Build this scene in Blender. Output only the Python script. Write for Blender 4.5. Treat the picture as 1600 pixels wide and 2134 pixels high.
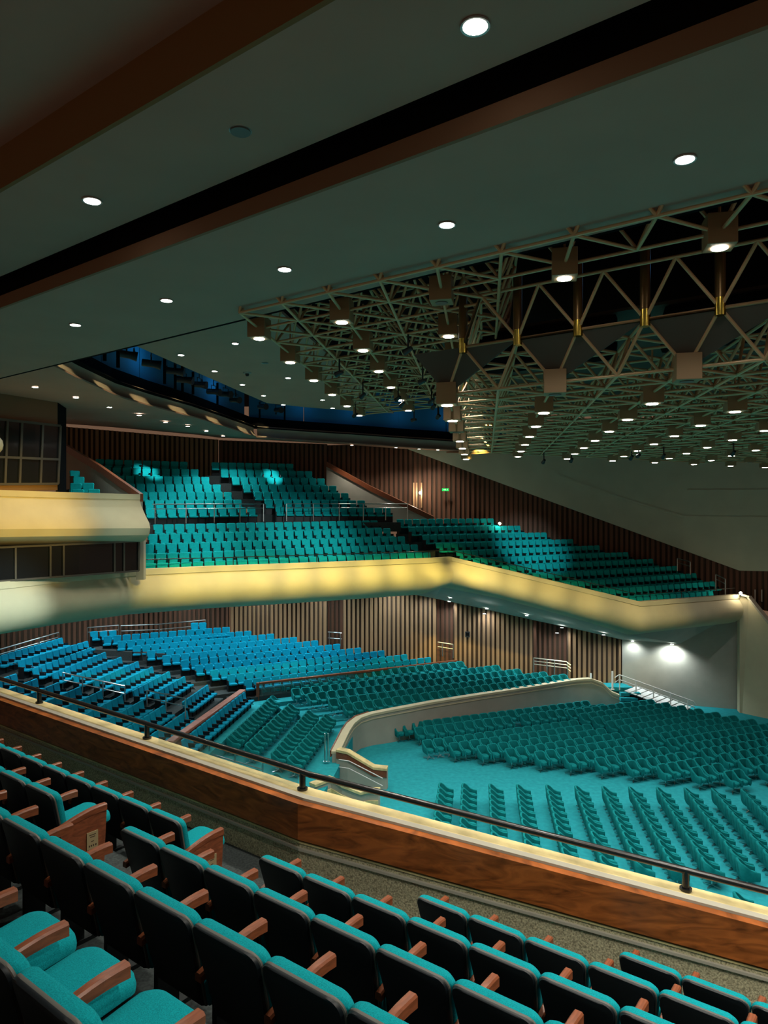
import bpy, bmesh, math, random
from mathutils import Vector, Matrix
random.seed(7)
for o in list(bpy.data.objects):
    bpy.data.objects.remove(o)
SC = bpy.context.scene
COL = SC.collection
F = 1500.0; CX = 800.0; CY = 1067.0      # focal length and centre, in pixels of the 1600x2134 frame
EYE = 12.0                                # eye height above the arena floor

# ---------------------------------------------------------------- camera
cam_d = bpy.data.cameras.new('camera'); cam = bpy.data.objects.new('camera', cam_d); COL.objects.link(cam)
cam.location = (0, 0, EYE); cam.rotation_euler = (math.radians(90), 0, 0)
cam_d.sensor_fit = 'HORIZONTAL'; cam_d.sensor_width = 36.0; cam_d.lens = 36.0 * F / 1600.0
cam_d.clip_start = 0.05; cam_d.clip_end = 300
SC.camera = cam
# ---------------------------------------------------------------- world and exposure
w = bpy.data.worlds.new('world'); SC.world = w; w.use_nodes = True
w.node_tree.nodes['Background'].inputs[0].default_value = (1.0, 0.56, 0.34, 1)
w.node_tree.nodes['Background'].inputs[1].default_value = 0.14
SC.view_settings.view_transform = 'Standard'; SC.view_settings.look = 'None'
SC.view_settings.exposure = 0.0; SC.view_settings.gamma = 1.0; SC.view_settings.use_curve_mapping = False
SC.cycles.use_denoising = True
SC.cycles.max_bounces = 4; SC.cycles.diffuse_bounces = 2; SC.cycles.glossy_bounces = 2
SC.cycles.transmission_bounces = 4; SC.cycles.transparent_max_bounces = 8
SC.cycles.sample_clamp_indirect = 3.0
SC.cycles.use_light_tree = True
# lamp power presets (W), used by the lamp builders below
P_STRIP = 800; P_SOFFIT = 480; P_CEIL = 400; P_BOX = 430; P_UNDER = 520; P_STAGE = 1500

# ---------------------------------------------------------------- helpers
def at(px, py, Y):
    return Vector(((px - CX) / F * Y, Y, EYE - (py - CY) / F * Y))
def pz(px, py, z):                       # pixel on the level plane z (relative to the eye)
    return at(px, py, -z * F / (py - CY))
def V(x, y, z): return Vector((x, y, z + EYE))
def lerp(a, b, t): return a + (b - a) * t

MATS = {}
def mat(name, col, rough=0.6, metal=0.0, noise=0.0, scale=20.0, emit=None, strength=0.0, bump=0.0, wood=False, spec=0.4, stretch=None, sheen=0.0):
    m = bpy.data.materials.new(name); m.use_nodes = True
    nt = m.node_tree; b = nt.nodes['Principled BSDF']
    b.inputs['Base Color'].default_value = (*col, 1); b.inputs['Roughness'].default_value = rough
    b.inputs['Metallic'].default_value = metal; b.inputs['Specular IOR Level'].default_value = spec
    if sheen: b.inputs['Sheen Weight'].default_value = sheen
    if emit:
        b.inputs['Emission Color'].default_value = (*emit, 1); b.inputs['Emission Strength'].default_value = strength
    if noise or bump:
        tc = nt.nodes.new('ShaderNodeTexCoord'); mp = nt.nodes.new('ShaderNodeMapping')
        nt.links.new(tc.outputs['Object'], mp.inputs[0])
        if stretch: mp.inputs['Scale'].default_value = stretch
        if wood:
            t = nt.nodes.new('ShaderNodeTexNoise'); t.inputs['Scale'].default_value = scale
            t.inputs['Detail'].default_value = 6; t.inputs['Distortion'].default_value = 1.6
        else:
            t = nt.nodes.new('ShaderNodeTexNoise'); t.inputs['Scale'].default_value = scale; t.inputs['Detail'].default_value = 4
        nt.links.new(mp.outputs[0], t.inputs['Vector'])
        if noise:
            mx = nt.nodes.new('ShaderNodeMix'); mx.data_type = 'RGBA'
            lo = [c * (1 - noise) for c in col]; hi = [min(1, c * (1 + noise)) for c in col]
            mx.inputs[6].default_value = (*lo, 1); mx.inputs[7].default_value = (*hi, 1)
            r = nt.nodes.new('ShaderNodeMapRange'); r.inputs[1].default_value = 0.3; r.inputs[2].default_value = 0.7
            nt.links.new(t.outputs[0], r.inputs[0]); nt.links.new(r.outputs[0], mx.inputs[0])
            nt.links.new(mx.outputs[2], b.inputs['Base Color'])
        if bump:
            bp = nt.nodes.new('ShaderNodeBump'); bp.inputs['Strength'].default_value = bump; bp.inputs['Distance'].default_value = 0.01
            nt.links.new(t.outputs[0], bp.inputs['Height']); nt.links.new(bp.outputs[0], b.inputs['Normal'])
    MATS[name] = m
    return m
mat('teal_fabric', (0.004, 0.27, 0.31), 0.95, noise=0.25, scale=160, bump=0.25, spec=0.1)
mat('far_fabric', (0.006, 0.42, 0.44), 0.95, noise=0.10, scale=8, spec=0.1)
mat('blue_lit_fabric', (0.002, 0.27, 0.42), 0.95, noise=0.10, scale=8, spec=0.1)  # own blue plus the stalls' cool light put into the fabric colour
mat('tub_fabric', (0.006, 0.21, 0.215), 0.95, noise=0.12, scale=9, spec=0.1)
mat('black_shell', (0.006, 0.010, 0.013), 0.45, spec=0.3)
mat('shell_trim', (0.10, 0.10, 0.09), 0.5)
mat('dark_metal', (0.012, 0.016, 0.018), 0.5)
mat('arm_wood', (0.21, 0.062, 0.026), 0.32, noise=0.35, scale=6, wood=True, stretch=(4, 1, 4))
mat('panel_wood', (0.30, 0.085, 0.018), 0.34, noise=0.55, scale=2.4, wood=True, stretch=(0.9, 0.9, 3.6))
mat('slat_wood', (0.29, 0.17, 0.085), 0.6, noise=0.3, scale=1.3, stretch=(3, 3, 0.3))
mat('slat_shaded', (0.13, 0.055, 0.03), 0.6, noise=0.3, scale=1.3, stretch=(3, 3, 0.3))  # slat wood again, with the shade put into a darker colour
mat('wall_backing', (0.06, 0.035, 0.02), 0.8)
mat('plaster', (0.42, 0.40, 0.33), 0.85, noise=0.06, scale=1.5)
mat('front_plaster', (0.62, 0.55, 0.36), 0.75, noise=0.05, scale=1.2)
mat('green_plaster', (0.47, 0.55, 0.43), 0.85, noise=0.05, scale=0.8)
mat('ceiling_paint', (0.38, 0.235, 0.175), 0.9, noise=0.05, scale=0.7)
mat('riser_brown', (0.22, 0.12, 0.065), 0.85)
mat('riser_orange', (0.20, 0.105, 0.035), 0.85)
mat('matt_black', (0.004, 0.005, 0.006), 0.95, spec=0.05)
mat('carpet_grey', (0.50, 0.46, 0.30), 0.98, noise=0.55, scale=55, bump=0.5, spec=0.05)
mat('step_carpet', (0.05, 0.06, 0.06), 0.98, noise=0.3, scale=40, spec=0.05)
mat('cyan_carpet', (0.025, 0.32, 0.36), 0.98, noise=0.12, scale=5, spec=0.05)
mat('ledge_cream', (0.70, 0.58, 0.28), 0.55, noise=0.3, scale=3.0, stretch=(1, 1, 1))
mat('steel', (0.62, 0.66, 0.66), 0.28, metal=1.0)
mat('rail_black', (0.012, 0.012, 0.012), 0.25, spec=0.6)
mat('tube_paint', (0.56, 0.36, 0.19), 0.5, metal=0.2)
mat('brass', (0.62, 0.42, 0.08), 0.25, metal=1.0)
mat('bronze_tube', (0.20, 0.12, 0.05), 0.35, metal=0.7)
mat('lamp_box', (0.30, 0.19, 0.095), 0.6)
mat('lens', (0.9, 0.9, 0.85), 0.5, emit=(1, 0.95, 0.86), strength=22)
mat('lens_off', (0.10, 0.11, 0.10), 0.4)
mat('cool_lens', (0.9, 0.95, 1.0), 0.5, emit=(0.85, 0.96, 1), strength=22)
mat('bulb', (1, 0.95, 0.85), 0.5, emit=(1, 0.88, 0.65), strength=60)
mat('exit_green', (0.0, 0.5, 0.08), 0.5, emit=(0.0, 0.9, 0.15), strength=0.5)
mat('exit_white', (0.7, 1, 0.7), 0.5, emit=(0.7, 1, 0.7), strength=0.6)
mat('blue_lit_wall', (0.02, 0.15, 0.24), 0.8)  # blue light of the slot put into the wall colour
mat('pink_rail', (0.42, 0.17, 0.12), 0.35, noise=0.2, scale=3)
mat('ring_metal', (0.4, 0.4, 0.38), 0.4, metal=0.6)
mat('panel_grey', (0.075, 0.065, 0.05), 0.8)
mat('white_tread', (0.75, 0.75, 0.72), 0.6)
mat('paper', (0.32, 0.25, 0.13), 0.8)
mat('ink', (0.05, 0.035, 0.02), 0.8)
mat('beige', (0.5, 0.44, 0.3), 0.8)
def glass(name, col, alpha):
    m = bpy.data.materials.new(name); m.use_nodes = True
    b = m.node_tree.nodes['Principled BSDF']
    b.inputs['Base Color'].default_value = (*col, 1); b.inputs['Roughness'].default_value = 0.08; b.inputs['Alpha'].default_value = alpha
    MATS[name] = m
glass('booth_glass', (0.008, 0.011, 0.012), 0.9)
glass('clear_glass', (0.30, 0.55, 0.55), 0.16)

class MB:
    def __init__(s): s.v = []; s.f = []; s.m = []; s.cur = 0
    def quad(s, *p):
        n = len(s.v); s.v += [tuple(q) for q in p]; s.f.append(tuple(range(n, n + len(p)))); s.m.append(s.cur); return s
    def box(s, c, sx, sy, sz, ux=None, uy=None, uz=None):
        ux = Vector(ux or (1, 0, 0)).normalized(); uz = Vector(uz or (0, 0, 1)).normalized()
        uy = Vector(uy) if uy else uz.cross(ux); uy.normalize()
        c = Vector(c); n = len(s.v)
        for k in (-1, 1):
            for j in (-1, 1):
                for i in (-1, 1):
                    s.v.append(tuple(c + ux * (i * sx / 2) + uy * (j * sy / 2) + uz * (k * sz / 2)))
        for q in ((0, 2, 3, 1), (4, 5, 7, 6), (0, 1, 5, 4), (2, 6, 7, 3), (0, 4, 6, 2), (1, 3, 7, 5)):
            s.f.append(tuple(n + i for i in q)); s.m.append(s.cur)
        return s
    def bar(s, a, b, wd, ht, up=(0, 0, 1)):        # rectangular bar between two points
        a = Vector(a); b = Vector(b); d = b - a; up = Vector(up)
        ux = d.normalized(); uy = up.cross(ux).normalized(); uz = ux.cross(uy)
        return s.box((a + b) / 2, d.length, wd, ht, ux, uy, uz)
    def tube(s, pts, r, n=6, caps=True):
        pts = [Vector(p) for p in pts]; rings = []
        for i, p in enumerate(pts):
            d = (pts[min(i + 1, len(pts) - 1)] - pts[max(i - 1, 0)]).normalized()
            h = Vector((0, 0, 1)) if abs(d.z) < 0.95 else Vector((1, 0, 0))
            x = d.cross(h).normalized(); y = d.cross(x)
            b = len(s.v); rr = r[i] if isinstance(r, (list, tuple)) else r
            for k in range(n):
                a = 2 * math.pi * k / n
                s.v.append(tuple(p + x * (math.cos(a) * rr) + y * (math.sin(a) * rr)))
            rings.append(b)
        for a, b in zip(rings, rings[1:]):
            for k in range(n):
                k2 = (k + 1) % n
                s.f.append((a + k, a + k2, b + k2, b + k)); s.m.append(s.cur)
        if caps:
            s.f.append(tuple(rings[0] + k for k in reversed(range(n)))); s.m.append(s.cur)
            s.f.append(tuple(rings[-1] + k for k in range(n))); s.m.append(s.cur)
        return s
    def prism(s, poly, off):                       # polygon (3D points) extruded by the vector off
        off = Vector(off); n = len(s.v); k = len(poly)
        s.v += [tuple(p) for p in poly] + [tuple(Vector(p) + off) for p in poly]
        s.f.append(tuple(range(n, n + k))); s.m.append(s.cur)
        s.f.append(tuple(range(n + 2 * k - 1, n + k - 1, -1))); s.m.append(s.cur)
        for i in range(k):
            j = (i + 1) % k
            s.f.append((n + i, n + k + i, n + k + j, n + j)); s.m.append(s.cur)
        return s
    def loft(s, secs, closed=False, caps=True):    # sections with equal point counts
        k = len(secs[0]); base = len(s.v)
        for sec in secs: s.v += [tuple(p) for p in sec]
        for i in range(len(secs) - 1):
            for j in range(k if closed else k - 1):
                j2 = (j + 1) % k
                s.f.append((base + i * k + j, base + i * k + j2, base + (i + 1) * k + j2, base + (i + 1) * k + j)); s.m.append(s.cur)
        if caps and closed:
            s.f.append(tuple(base + j for j in reversed(range(k)))); s.m.append(s.cur)
            s.f.append(tuple(base + (len(secs) - 1) * k + j for j in range(k))); s.m.append(s.cur)
        return s
    def mesh(s, name, mats, smooth=False, fix=True, bevel=0.0):
        me = bpy.data.meshes.new(name); me.from_pydata(s.v, [], s.f)
        if isinstance(mats, str): mats = [mats]
        for q in mats: me.materials.append(MATS[q])
        if len(mats) > 1: me.polygons.foreach_set('material_index', s.m)
        if fix or bevel:
            bm = bmesh.new(); bm.from_mesh(me)
            if fix: bmesh.ops.recalc_face_normals(bm, faces=bm.faces)
            if bevel:
                bmesh.ops.remove_doubles(bm, verts=bm.verts, dist=1e-5)
                bmesh.ops.bevel(bm, geom=list(bm.edges), offset=bevel, segments=2, affect='EDGES', profile=0.6)
            bm.to_mesh(me); bm.free()
        if smooth:
            me.shade_smooth()
            me.set_sharp_from_angle(angle=math.radians(38))
        me.update()
        return me
    def build(s, name, mats, parent=None, smooth=False, fix=True, bevel=0.0):
        return obj(name, s.mesh(name, mats, smooth, fix, bevel), parent)
def obj(name, me, parent=None):
    o = bpy.data.objects.new(name, me); COL.objects.link(o)
    if parent: o.parent = parent
    return o
def tag(o, label=None, cat=None, group=None, kind=None):
    if label: o['label'] = label
    if cat: o['category'] = cat
    if group: o['group'] = group
    if kind: o['kind'] = kind
    return o
def struct(o, label=None, cat=None): return tag(o, label, cat, kind='structure')
def thing(name, loc, rz, label, cat, group=None):
    o = bpy.data.objects.new(name, None); COL.objects.link(o); o.empty_display_size = 0.1
    o.location = loc; o.rotation_euler = (0, 0, rz)
    return tag(o, label, cat, group)
UNITS = ['', 'first', 'second', 'third', 'fourth', 'fifth', 'sixth', 'seventh', 'eighth', 'ninth', 'tenth', 'eleventh', 'twelfth', 'thirteenth',
         'fourteenth', 'fifteenth', 'sixteenth', 'seventeenth', 'eighteenth', 'nineteenth']
def ordn(n):
    if n < 20: return UNITS[n]
    t = {2: 'twenty', 3: 'thirty', 4: 'forty', 5: 'fifty', 6: 'sixty'}[n // 10]
    te = {2: 'twentieth', 3: 'thirtieth', 4: 'fortieth', 5: 'fiftieth', 6: 'sixtieth'}[n // 10]
    return te if n % 10 == 0 else t + '-' + UNITS[n % 10]
def spot(loc, target, power, angle, col=(1, 0.93, 0.8), radius=0.08, blend=0.6, parent=None, name='lamp_light'):
    d = bpy.data.lights.new(name, 'SPOT'); d.energy = power; d.color = col; d.spot_size = math.radians(angle); d.spot_blend = blend; d.shadow_soft_size = radius
    o = bpy.data.objects.new(name, d); COL.objects.link(o); o.location = loc
    o.rotation_euler = (Vector(target) - Vector(loc)).to_track_quat('-Z', 'Y').to_euler()
    return o
def point(loc, power, col, radius=0.1, name='bulb_light'):
    d = bpy.data.lights.new(name, 'POINT'); d.energy = power; d.color = col; d.shadow_soft_size = radius
    o = bpy.data.objects.new(name, d); COL.objects.link(o); o.location = loc
    return o

# plan directions: the hall is laid out on a 60 degree grid
UB = Vector((0.7934, -0.6088, 0)); UN = Vector((0.6088, 0.7934, 0))   # along / across the near balcony rows
UA = Vector((0.1305, 0.9914, 0)); UC = Vector((0.9239, 0.3827, 0)); NC = Vector((0.3827, -0.9239, 0))
def BN(s, n, z): return UB * s + UN * n + Vector((0, 0, z + EYE))
def rowS(px, N):
    t = (px - CX) / F; Y = N / (UN.y + UN.x * t)
    return UB.x * t * Y + UB.y * Y
# ================================================================ STRUCTURE
def poly_slab(name, pts, th, m, up=True, parent=None):
    b = MB(); b.prism([Vector(p) for p in pts], (0, 0, th if up else -th)); return b.build(name, m, parent)
# ---- arena floor
struct(poly_slab('floor', [V(-32, 2, -12), V(32, 2, -12), V(32, 56, -12), V(-32, 56, -12)], 0.3, 'cyan_carpet', up=False),
       'bright turquoise carpeted floor of the arena below the balcony', 'floor')
# ---- stepped ceiling strips over the near balcony (running along the balcony)
Z1, Z2, Z3 = 4.1, 4.52, 5.1
def Nof(p): return UN.x * p.x + UN.y * p.y
n2a = Nof(pz(300, 229, Z2)); n2b = Nof(pz(500, 364, Z2)); n1a = Nof(pz(500, 462, Z1)); n1b = Nof(pz(900, 570, Z1))
def strip(name, na, nb, z, m, label, th=0.12, s0=-34, s1=12):
    return struct(poly_slab(name, [BN(s0, na, z), BN(s1, na, z), BN(s1, nb, z), BN(s0, nb, z)], th, m), label, 'ceiling')
strip('ceiling', -9, n2a, Z3, 'ceiling_paint', 'dark grey highest ceiling strip in the top left corner')
strip('ceiling', n2a, n2b, Z2, 'ceiling_paint', 'grey ceiling strip with a round grille between orange riser and black slot')
c1 = strip('ceiling', n1a, n1b, Z1, 'ceiling_paint', 'lowest grey ceiling strip with a row of lit downlights beside the space frame')
struct(poly_slab('trim_1', [BN(-34, n2a - 0.06, Z2 - 0.004), BN(12, n2a - 0.06, Z2 - 0.004), BN(12, n2a, Z2 - 0.004), BN(-34, n2a, Z2 - 0.004)], Z3 - Z2 + 0.1, 'riser_orange'),
       'orange-brown vertical riser between the two upper ceiling strips', 'trim')
struct(poly_slab('trim_2', [BN(-34, n1a - 0.06, Z1 - 0.004), BN(12, n1a - 0.06, Z1 - 0.004), BN(12, n1a, Z1 - 0.004), BN(-34, n1a, Z1 - 0.004)], 0.24, 'riser_brown'),
       'brown vertical riser along the lowest ceiling strip below the black slot', 'trim')
b = MB(); b.prism([BN(-34, n2b, Z2 + 0.2), BN(12, n2b, Z2 + 0.2), BN(12, n1a + 0.3, Z2 + 0.2), BN(-34, n1a + 0.3, Z2 + 0.2)], (0, 0, 0.1))
b.prism([BN(-34, n1a + 0.02, Z1 + 0.2), BN(12, n1a + 0.02, Z1 + 0.2), BN(12, n1a + 0.1, Z1 + 0.2), BN(-34, n1a + 0.1, Z1 + 0.2)], (0, 0, 0.6))
struct(b.build('trim_3', 'matt_black'), 'long black recessed slot running between two ceiling strips', 'trim')
struct(poly_slab('trim_4', [BN(-34, n1b, Z1 - 0.004), BN(12, n1b, Z1 - 0.004), BN(12, n1b + 0.08, Z1 - 0.004), BN(-34, n1b + 0.08, Z1 - 0.004)], 1.6, 'matt_black'),
       'black edge board above the space frame along the lowest ceiling strip', 'trim')
# roof void
struct(poly_slab('ceiling', [V(-32, 2, 8.2), V(32, 2, 8.2), V(32, 56, 8.2), V(-32, 56, 8.2)], 0.2, 'matt_black'), 'black roof void seen through the space frame', 'ceiling')

# ---- left and back soffits, cove fascia, lighting slot, upper ceiling
E = [at(60, 727, 19.0), at(100, 757, 21.8), at(180, 797, 25.0), at(256, 830, 28.5), at(330, 851, 31.5), at(412, 872, 34.8), at(480, 893, 38.5), at(537, 912, 42.5)]
EB = [at(545, 915, 42.6), at(640, 919, 43.6), at(740, 925, 44.5), at(840, 932, 45.5), at(940, 938, 46.5), at(1100, 948, 47.6)]
Wb = [at(455, 912, 47.0), at(540, 916, 47.6), at(640, 922, 48.4), at(740, 928, 49.0), at(850, 936, 49.3), at(1000, 945, 49.5), at(1150, 952, 49.5)]
b = MB()
left = [at(-330, 735, 19.0), at(-180, 770, 22.0), at(-90, 800, 25.0), at(0, 824, 27.8), at(128, 850, 31.1), at(60, 868, 36.0), at(100, 876, 42.0), at(120, 882, 45.2)]
for i in range(7): b.prism([E[i], E[i + 1], left[i + 1], left[i]], (0, 0, 0.06))
b.prism([E[7], left[7], at(285, 889, 46.2), Wb[0]], (0, 0, 0.06))
struct(b.build('ceiling', 'ceiling_paint'), 'grey soffit with small downlights above the left side of the hall', 'ceiling')
b = MB(); EE = [E[7]] + EB[1:]
for i in range(5): b.prism([EE[i], EE[i + 1], Wb[i + 1], Wb[i]], (0, 0, 0.06))
struct(b.build('ceiling', 'ceiling_paint'), 'narrow grey soffit above the far wooden wall', 'ceiling')
def cove(pts, tops, out, name, label):
    b = MB(); secs = []
    for p, t, o in zip(pts, tops, out):
        o = Vector(o); sec = []
        for k in range(7):
            u = k / 6
            q = lerp(p, t, u) - o * (0.22 * math.sin(u * math.pi)) - o * (0.25 * u); sec.append(q)
        secs.append(sec)
    b.loft(secs); return struct(b.build(name, 'plaster', smooth=True), label, 'trim'), secs
topz = [0.55] * 8
outA = [(-0.99, 0.13, 0)] * 7 + [(-0.8, 0.6, 0)]
f1, s1 = cove(E, [p + Vector((0, 0, 0.72)) for p in E], [(-o[0], -o[1], 0) for o in outA], 'trim_5', 'curved plaster cove with scallops of light below the blue lighting slot')
f2, s2 = cove(EE, [p + Vector((0, 0, 0.72)) for p in EE], [(0.3, -0.95, 0)] * 6, 'trim_6', 'curved plaster cove along the far wall below the dark slot')
# black curbs behind the coves, blue lit wall of the slot
b = MB(); bw = MB()
line = [sec[-1] + Vector((-0.25, 0.05, -0.1)) for sec in s1] + [sec[-1] + Vector((-0.08, 0.25, -0.1)) for sec in s2[1:]]
for p, q in zip(line, line[1:]):
    n = Vector((0, 0, 1)).cross(q - p).normalized()
    b.prism([p, q, q + Vector((0, 0, 0.62)), p + Vector((0, 0, 0.62))], n * 0.1)
    b.prism([p - Vector((0, 0, 0.02)), q - Vector((0, 0, 0.02)), q - n * 0.5 - Vector((0, 0, 0.02)), p - n * 0.5 - Vector((0, 0, 0.02))], (0, 0, 0.02))
    bw.prism([p + n * 0.4, q + n * 0.4, q + n * 0.4 + Vector((0, 0, 3.0)), p + n * 0.4 + Vector((0, 0, 3.0))], n * 0.1)
struct(b.build('trim_7', 'matt_black'), 'black curb below the blue lighting slot', 'trim')
struct(bw.build('wall_slot', 'blue_lit_wall'), 'blue lit rear wall inside the ceiling lighting slot', 'wall')
SLOT = line
ZC = 5.1
e0 = pz(272, 716, ZC); e1 = pz(556, 840, ZC); e2 = pz(640, 849, ZC); e3 = pz(760, 858, ZC)
nb = BN(0, n1b + 0.1, ZC)
back0 = e0 - UA * 8; r0 = Vector((-3.2, 15.0, ZC + EYE)); r1 = Vector((0.5, 37.2, ZC + EYE))
struct(poly_slab('ceiling', [back0, e0, e1, e2, e3, r1, r0, r0 - UA * 6], 0.08, 'ceiling_paint'), 'grey ceiling panel with scattered downlights between the blue slot and the space frame', 'ceiling')
# ---- upper slatted walls (far balcony)
def slat_wall(name, label, segs, slat_mat, pitch, wd, depth):
    """segs: (p0, p1, zb0, zb1, zt0, zt1) with plan points; backing plus one proud slat per pitch"""
    b = MB(); root = None; slats = []
    for p0, p1, zb0, zb1, zt0, zt1 in segs:
        p0 = Vector(p0); p1 = Vector(p1); d = (p1 - p0); L = d.length; d.normalize(); n = Vector((d.y, -d.x, 0))
        q = lambda p, z: Vector((p.x, p.y, z + EYE))
        b.prism([q(p0, zb0), q(p1, zb1), q(p1, zt1), q(p0, zt0)], -n * 0.15)
        k = int(L / pitch)
        for i in range(k):
            t = (i + 0.5) / k; c = lerp(p0, p1, t); a = zb0 + (zb1 - zb0) * t; e = zt0 + (zt1 - zt0) * t
            slats.append((c + n * (depth / 2), math.atan2(d.y, d.x), a, e))
    root = struct(b.build(name, 'wall_backing'), label, 'wall')
    mb = MB(); mb.box((0, 0, 0.5), wd, depth, 1.0); me = mb.mesh('slat', slat_mat)
    for c, rz, a, e in slats:
        o = obj('slat', me, root); o.location = (c.x, c.y, a + EYE); o.rotation_euler = (0, 0, rz); o.scale = (random.choice((0.8, 1, 1, 1.15)), random.choice((0.7, 1, 1.3)), e - a)
    return root
def pl(px, Y): return Vector(((px - CX) / F * Y, Y, 0))
slat_wall('wall_back', 'tall brown slatted wood wall behind the upper left balcony seats',
          [(pl(122, 45.3), pl(455, 47.3), 1.5, 1.5, 5.4, 4.75)], 'slat_wood', 0.30, 0.17, 0.09)
slat_wall('wall_back', 'darker slatted wood wall behind the upper middle balcony seats',
          [(pl(456, 47.6), pl(682, 48.8), 1.5, 1.0, 4.75, 4.6)], 'slat_shaded', 0.30, 0.17, 0.09)
def greenline(px): return 936 + (px - 850) * 0.3665
segs = []
xs = [682, 850, 1000, 1150, 1300, 1420, 1541, 1700]; ys = [49.3, 49.2, 49.0, 48.6, 48.0, 47.3, 46.4, 45.0]
def zat(px, py, Y): return (CY - py) / F * Y
for i in range(len(xs) - 1):
    t0 = zat(0, 928 if xs[i] < 850 else greenline(min(xs[i], 1541)) - 12, ys[i]); t1 = zat(0, 928 if xs[i + 1] < 850 else greenline(min(xs[i + 1], 1541)) - 12, ys[i + 1])
    bz = lambda x: -1.2 - max(0, (x - 850)) / 850 * 5.8
    segs.append((pl(xs[i], ys[i]), pl(xs[i + 1], ys[i + 1]), bz(xs[i]), bz(xs[i + 1]), t0, t1))
slat_wall('wall_right', 'long dark brown slatted wall descending to the right beside the far balcony', segs, 'slat_shaded', 0.32, 0.18, 0.08)
# green-grey upper wall, standing slightly proud of the slats
b = MB(); g = MB()
gx = [850, 1000, 1150, 1300, 1422, 1541, 1700]
for i in range(len(gx) - 1):
    def gp(px, py):
        k = max(j for j in range(len(xs)) if xs[j] <= px); k = min(k, len(xs) - 2)
        Y = ys[k] + (ys[k + 1] - ys[k]) * (px - xs[k]) / (xs[k + 1] - xs[k]) - 0.35
        return at(px, py, Y)
    lo0 = greenline(min(gx[i], 1541)); lo1 = greenline(min(gx[i + 1], 1541)) + (3 if gx[i + 1] > 1541 else 0)
    b.prism([gp(gx[i], lo0), gp(gx[i + 1], lo1), gp(gx[i + 1], 880), gp(gx[i], 880)], (0.05, 0.3, 0))
def groove(pts, wd):
    for (x0, y0), (x1, y1) in zip(pts, pts[1:]):
        p = gp(x0, y0); q = gp(x1, y1); g.bar(p + Vector((0, -0.02, 0)), q + Vector((0, -0.02, 0)), 0.06, wd)
wg = struct(b.build('wall_right', 'green_plaster'), 'large pale green plaster wall above the dark slats at right', 'wall')
groove([(1165, 992), (1290, 1037), (1424, 1077), (1541, 1079), (1690, 1080)], 0.16); groove([(1432, 1021), (1541, 1021), (1690, 1020)], 0.07)
g.build('ridge', 'green_plaster', wg)
# ceiling beyond the frame, right
struct(poly_slab('ceiling', [at(930, 944, 47.5), at(1150, 936, 44), at(1400, 925, 41), at(1700, 900, 36), at(1700, 925, 46), at(1400, 935, 48.5), at(1000, 945, 49.4)], 0.1, 'riser_brown'),
       'brown ceiling margin above the pale green wall', 'ceiling')

# ---- far balcony front: swept profile
ZL = -2.52
path = []
for px, py in ((-330, 1252), (-160, 1231), (0, 1213), (150, 1198), (300, 1186), (450, 1179.5), (600, 1174.5), (760, 1168.5), (900, 1163)):
    path.append(pz(px, py, ZL))
k1 = pz(941, 1160.5, ZL); k2 = at(1335, 1254, 39.2); k3 = at(1541, 1239, 43.0)
path += [k1, lerp(k1, k2, 0.25), lerp(k1, k2, 0.5), lerp(k1, k2, 0.75), k2, lerp(k2, k3, 0.5), k3]
prof = [(-0.32, -0.06), (-0.32, 0.0), (0.0, 0.0), (0.02, -0.26), (-0.03, -0.27), (0.05, -0.42), (0.2, -0.75), (0.26, -1.05), (0.2, -1.35), (0.02, -1.62), (-0.3, -1.86), (-0.75, -2.02), (-1.4, -2.14)]
def sweep(path, prof, b, hs=None):
    secs = []
    for i, p in enumerate(path):
        d0 = (path[i] - path[i - 1]) if i else (path[1] - path[0]); d1 = (path[i + 1] - path[i]) if i < len(path) - 1 else d0
        d0 = Vector((d0.x, d0.y, 0)).normalized(); d1 = Vector((d1.x, d1.y, 0)).normalized()
        n0 = Vector((d0.y, -d0.x, 0)); n1 = Vector((d1.y, -d1.x, 0)); n = (n0 + n1).normalized(); n = n / max(0.5, n.dot(n0))
        h = hs[i] if hs else 1.0
        secs.append([p + n * o + Vector((0, 0, z * h)) for o, z in prof])
    b.loft(secs); return secs
b = MB(); hs = [1.0] * 9 + [0.86, 0.86, 0.88, 0.92, 0.95, 0.92, 0.9]
fsec = sweep(path, prof, b, hs)
front = struct(b.build('wall_balcony_front', 'front_plaster', smooth=True), 'long cream balcony front with rolled underside below the far seats', 'wall')
# soffit from the rolled edge back to the lower wall
LW = [at(px, CY + 4.3 / Y * F, Y) for px, Y in ((-330, 40.0), (-160, 43.0), (0, 45.0), (150, 46.5), (300, 48.0), (480, 49.0), (600, 48.8), (760, 48.4))] + [at(872, 1225, 48.0),
      at(905, 1247, 48.0), at(1000, 1267, 47.6), at(1100, 1290, 47.2), at(1200, 1311, 46.6), at(1296, 1333, 46.0), at(1420, 1342, 45.0), at(1556, 1350, 43.9)]
b = MB()
for i in range(len(fsec) - 1):
    b.prism([fsec[i][-1], fsec[i + 1][-1], LW[i + 1], LW[i]], (0, 0, 0.08))
struct(b.build('ceiling', 'plaster'), 'plaster soffit under the far balcony with small downlights', 'ceiling')
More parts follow.
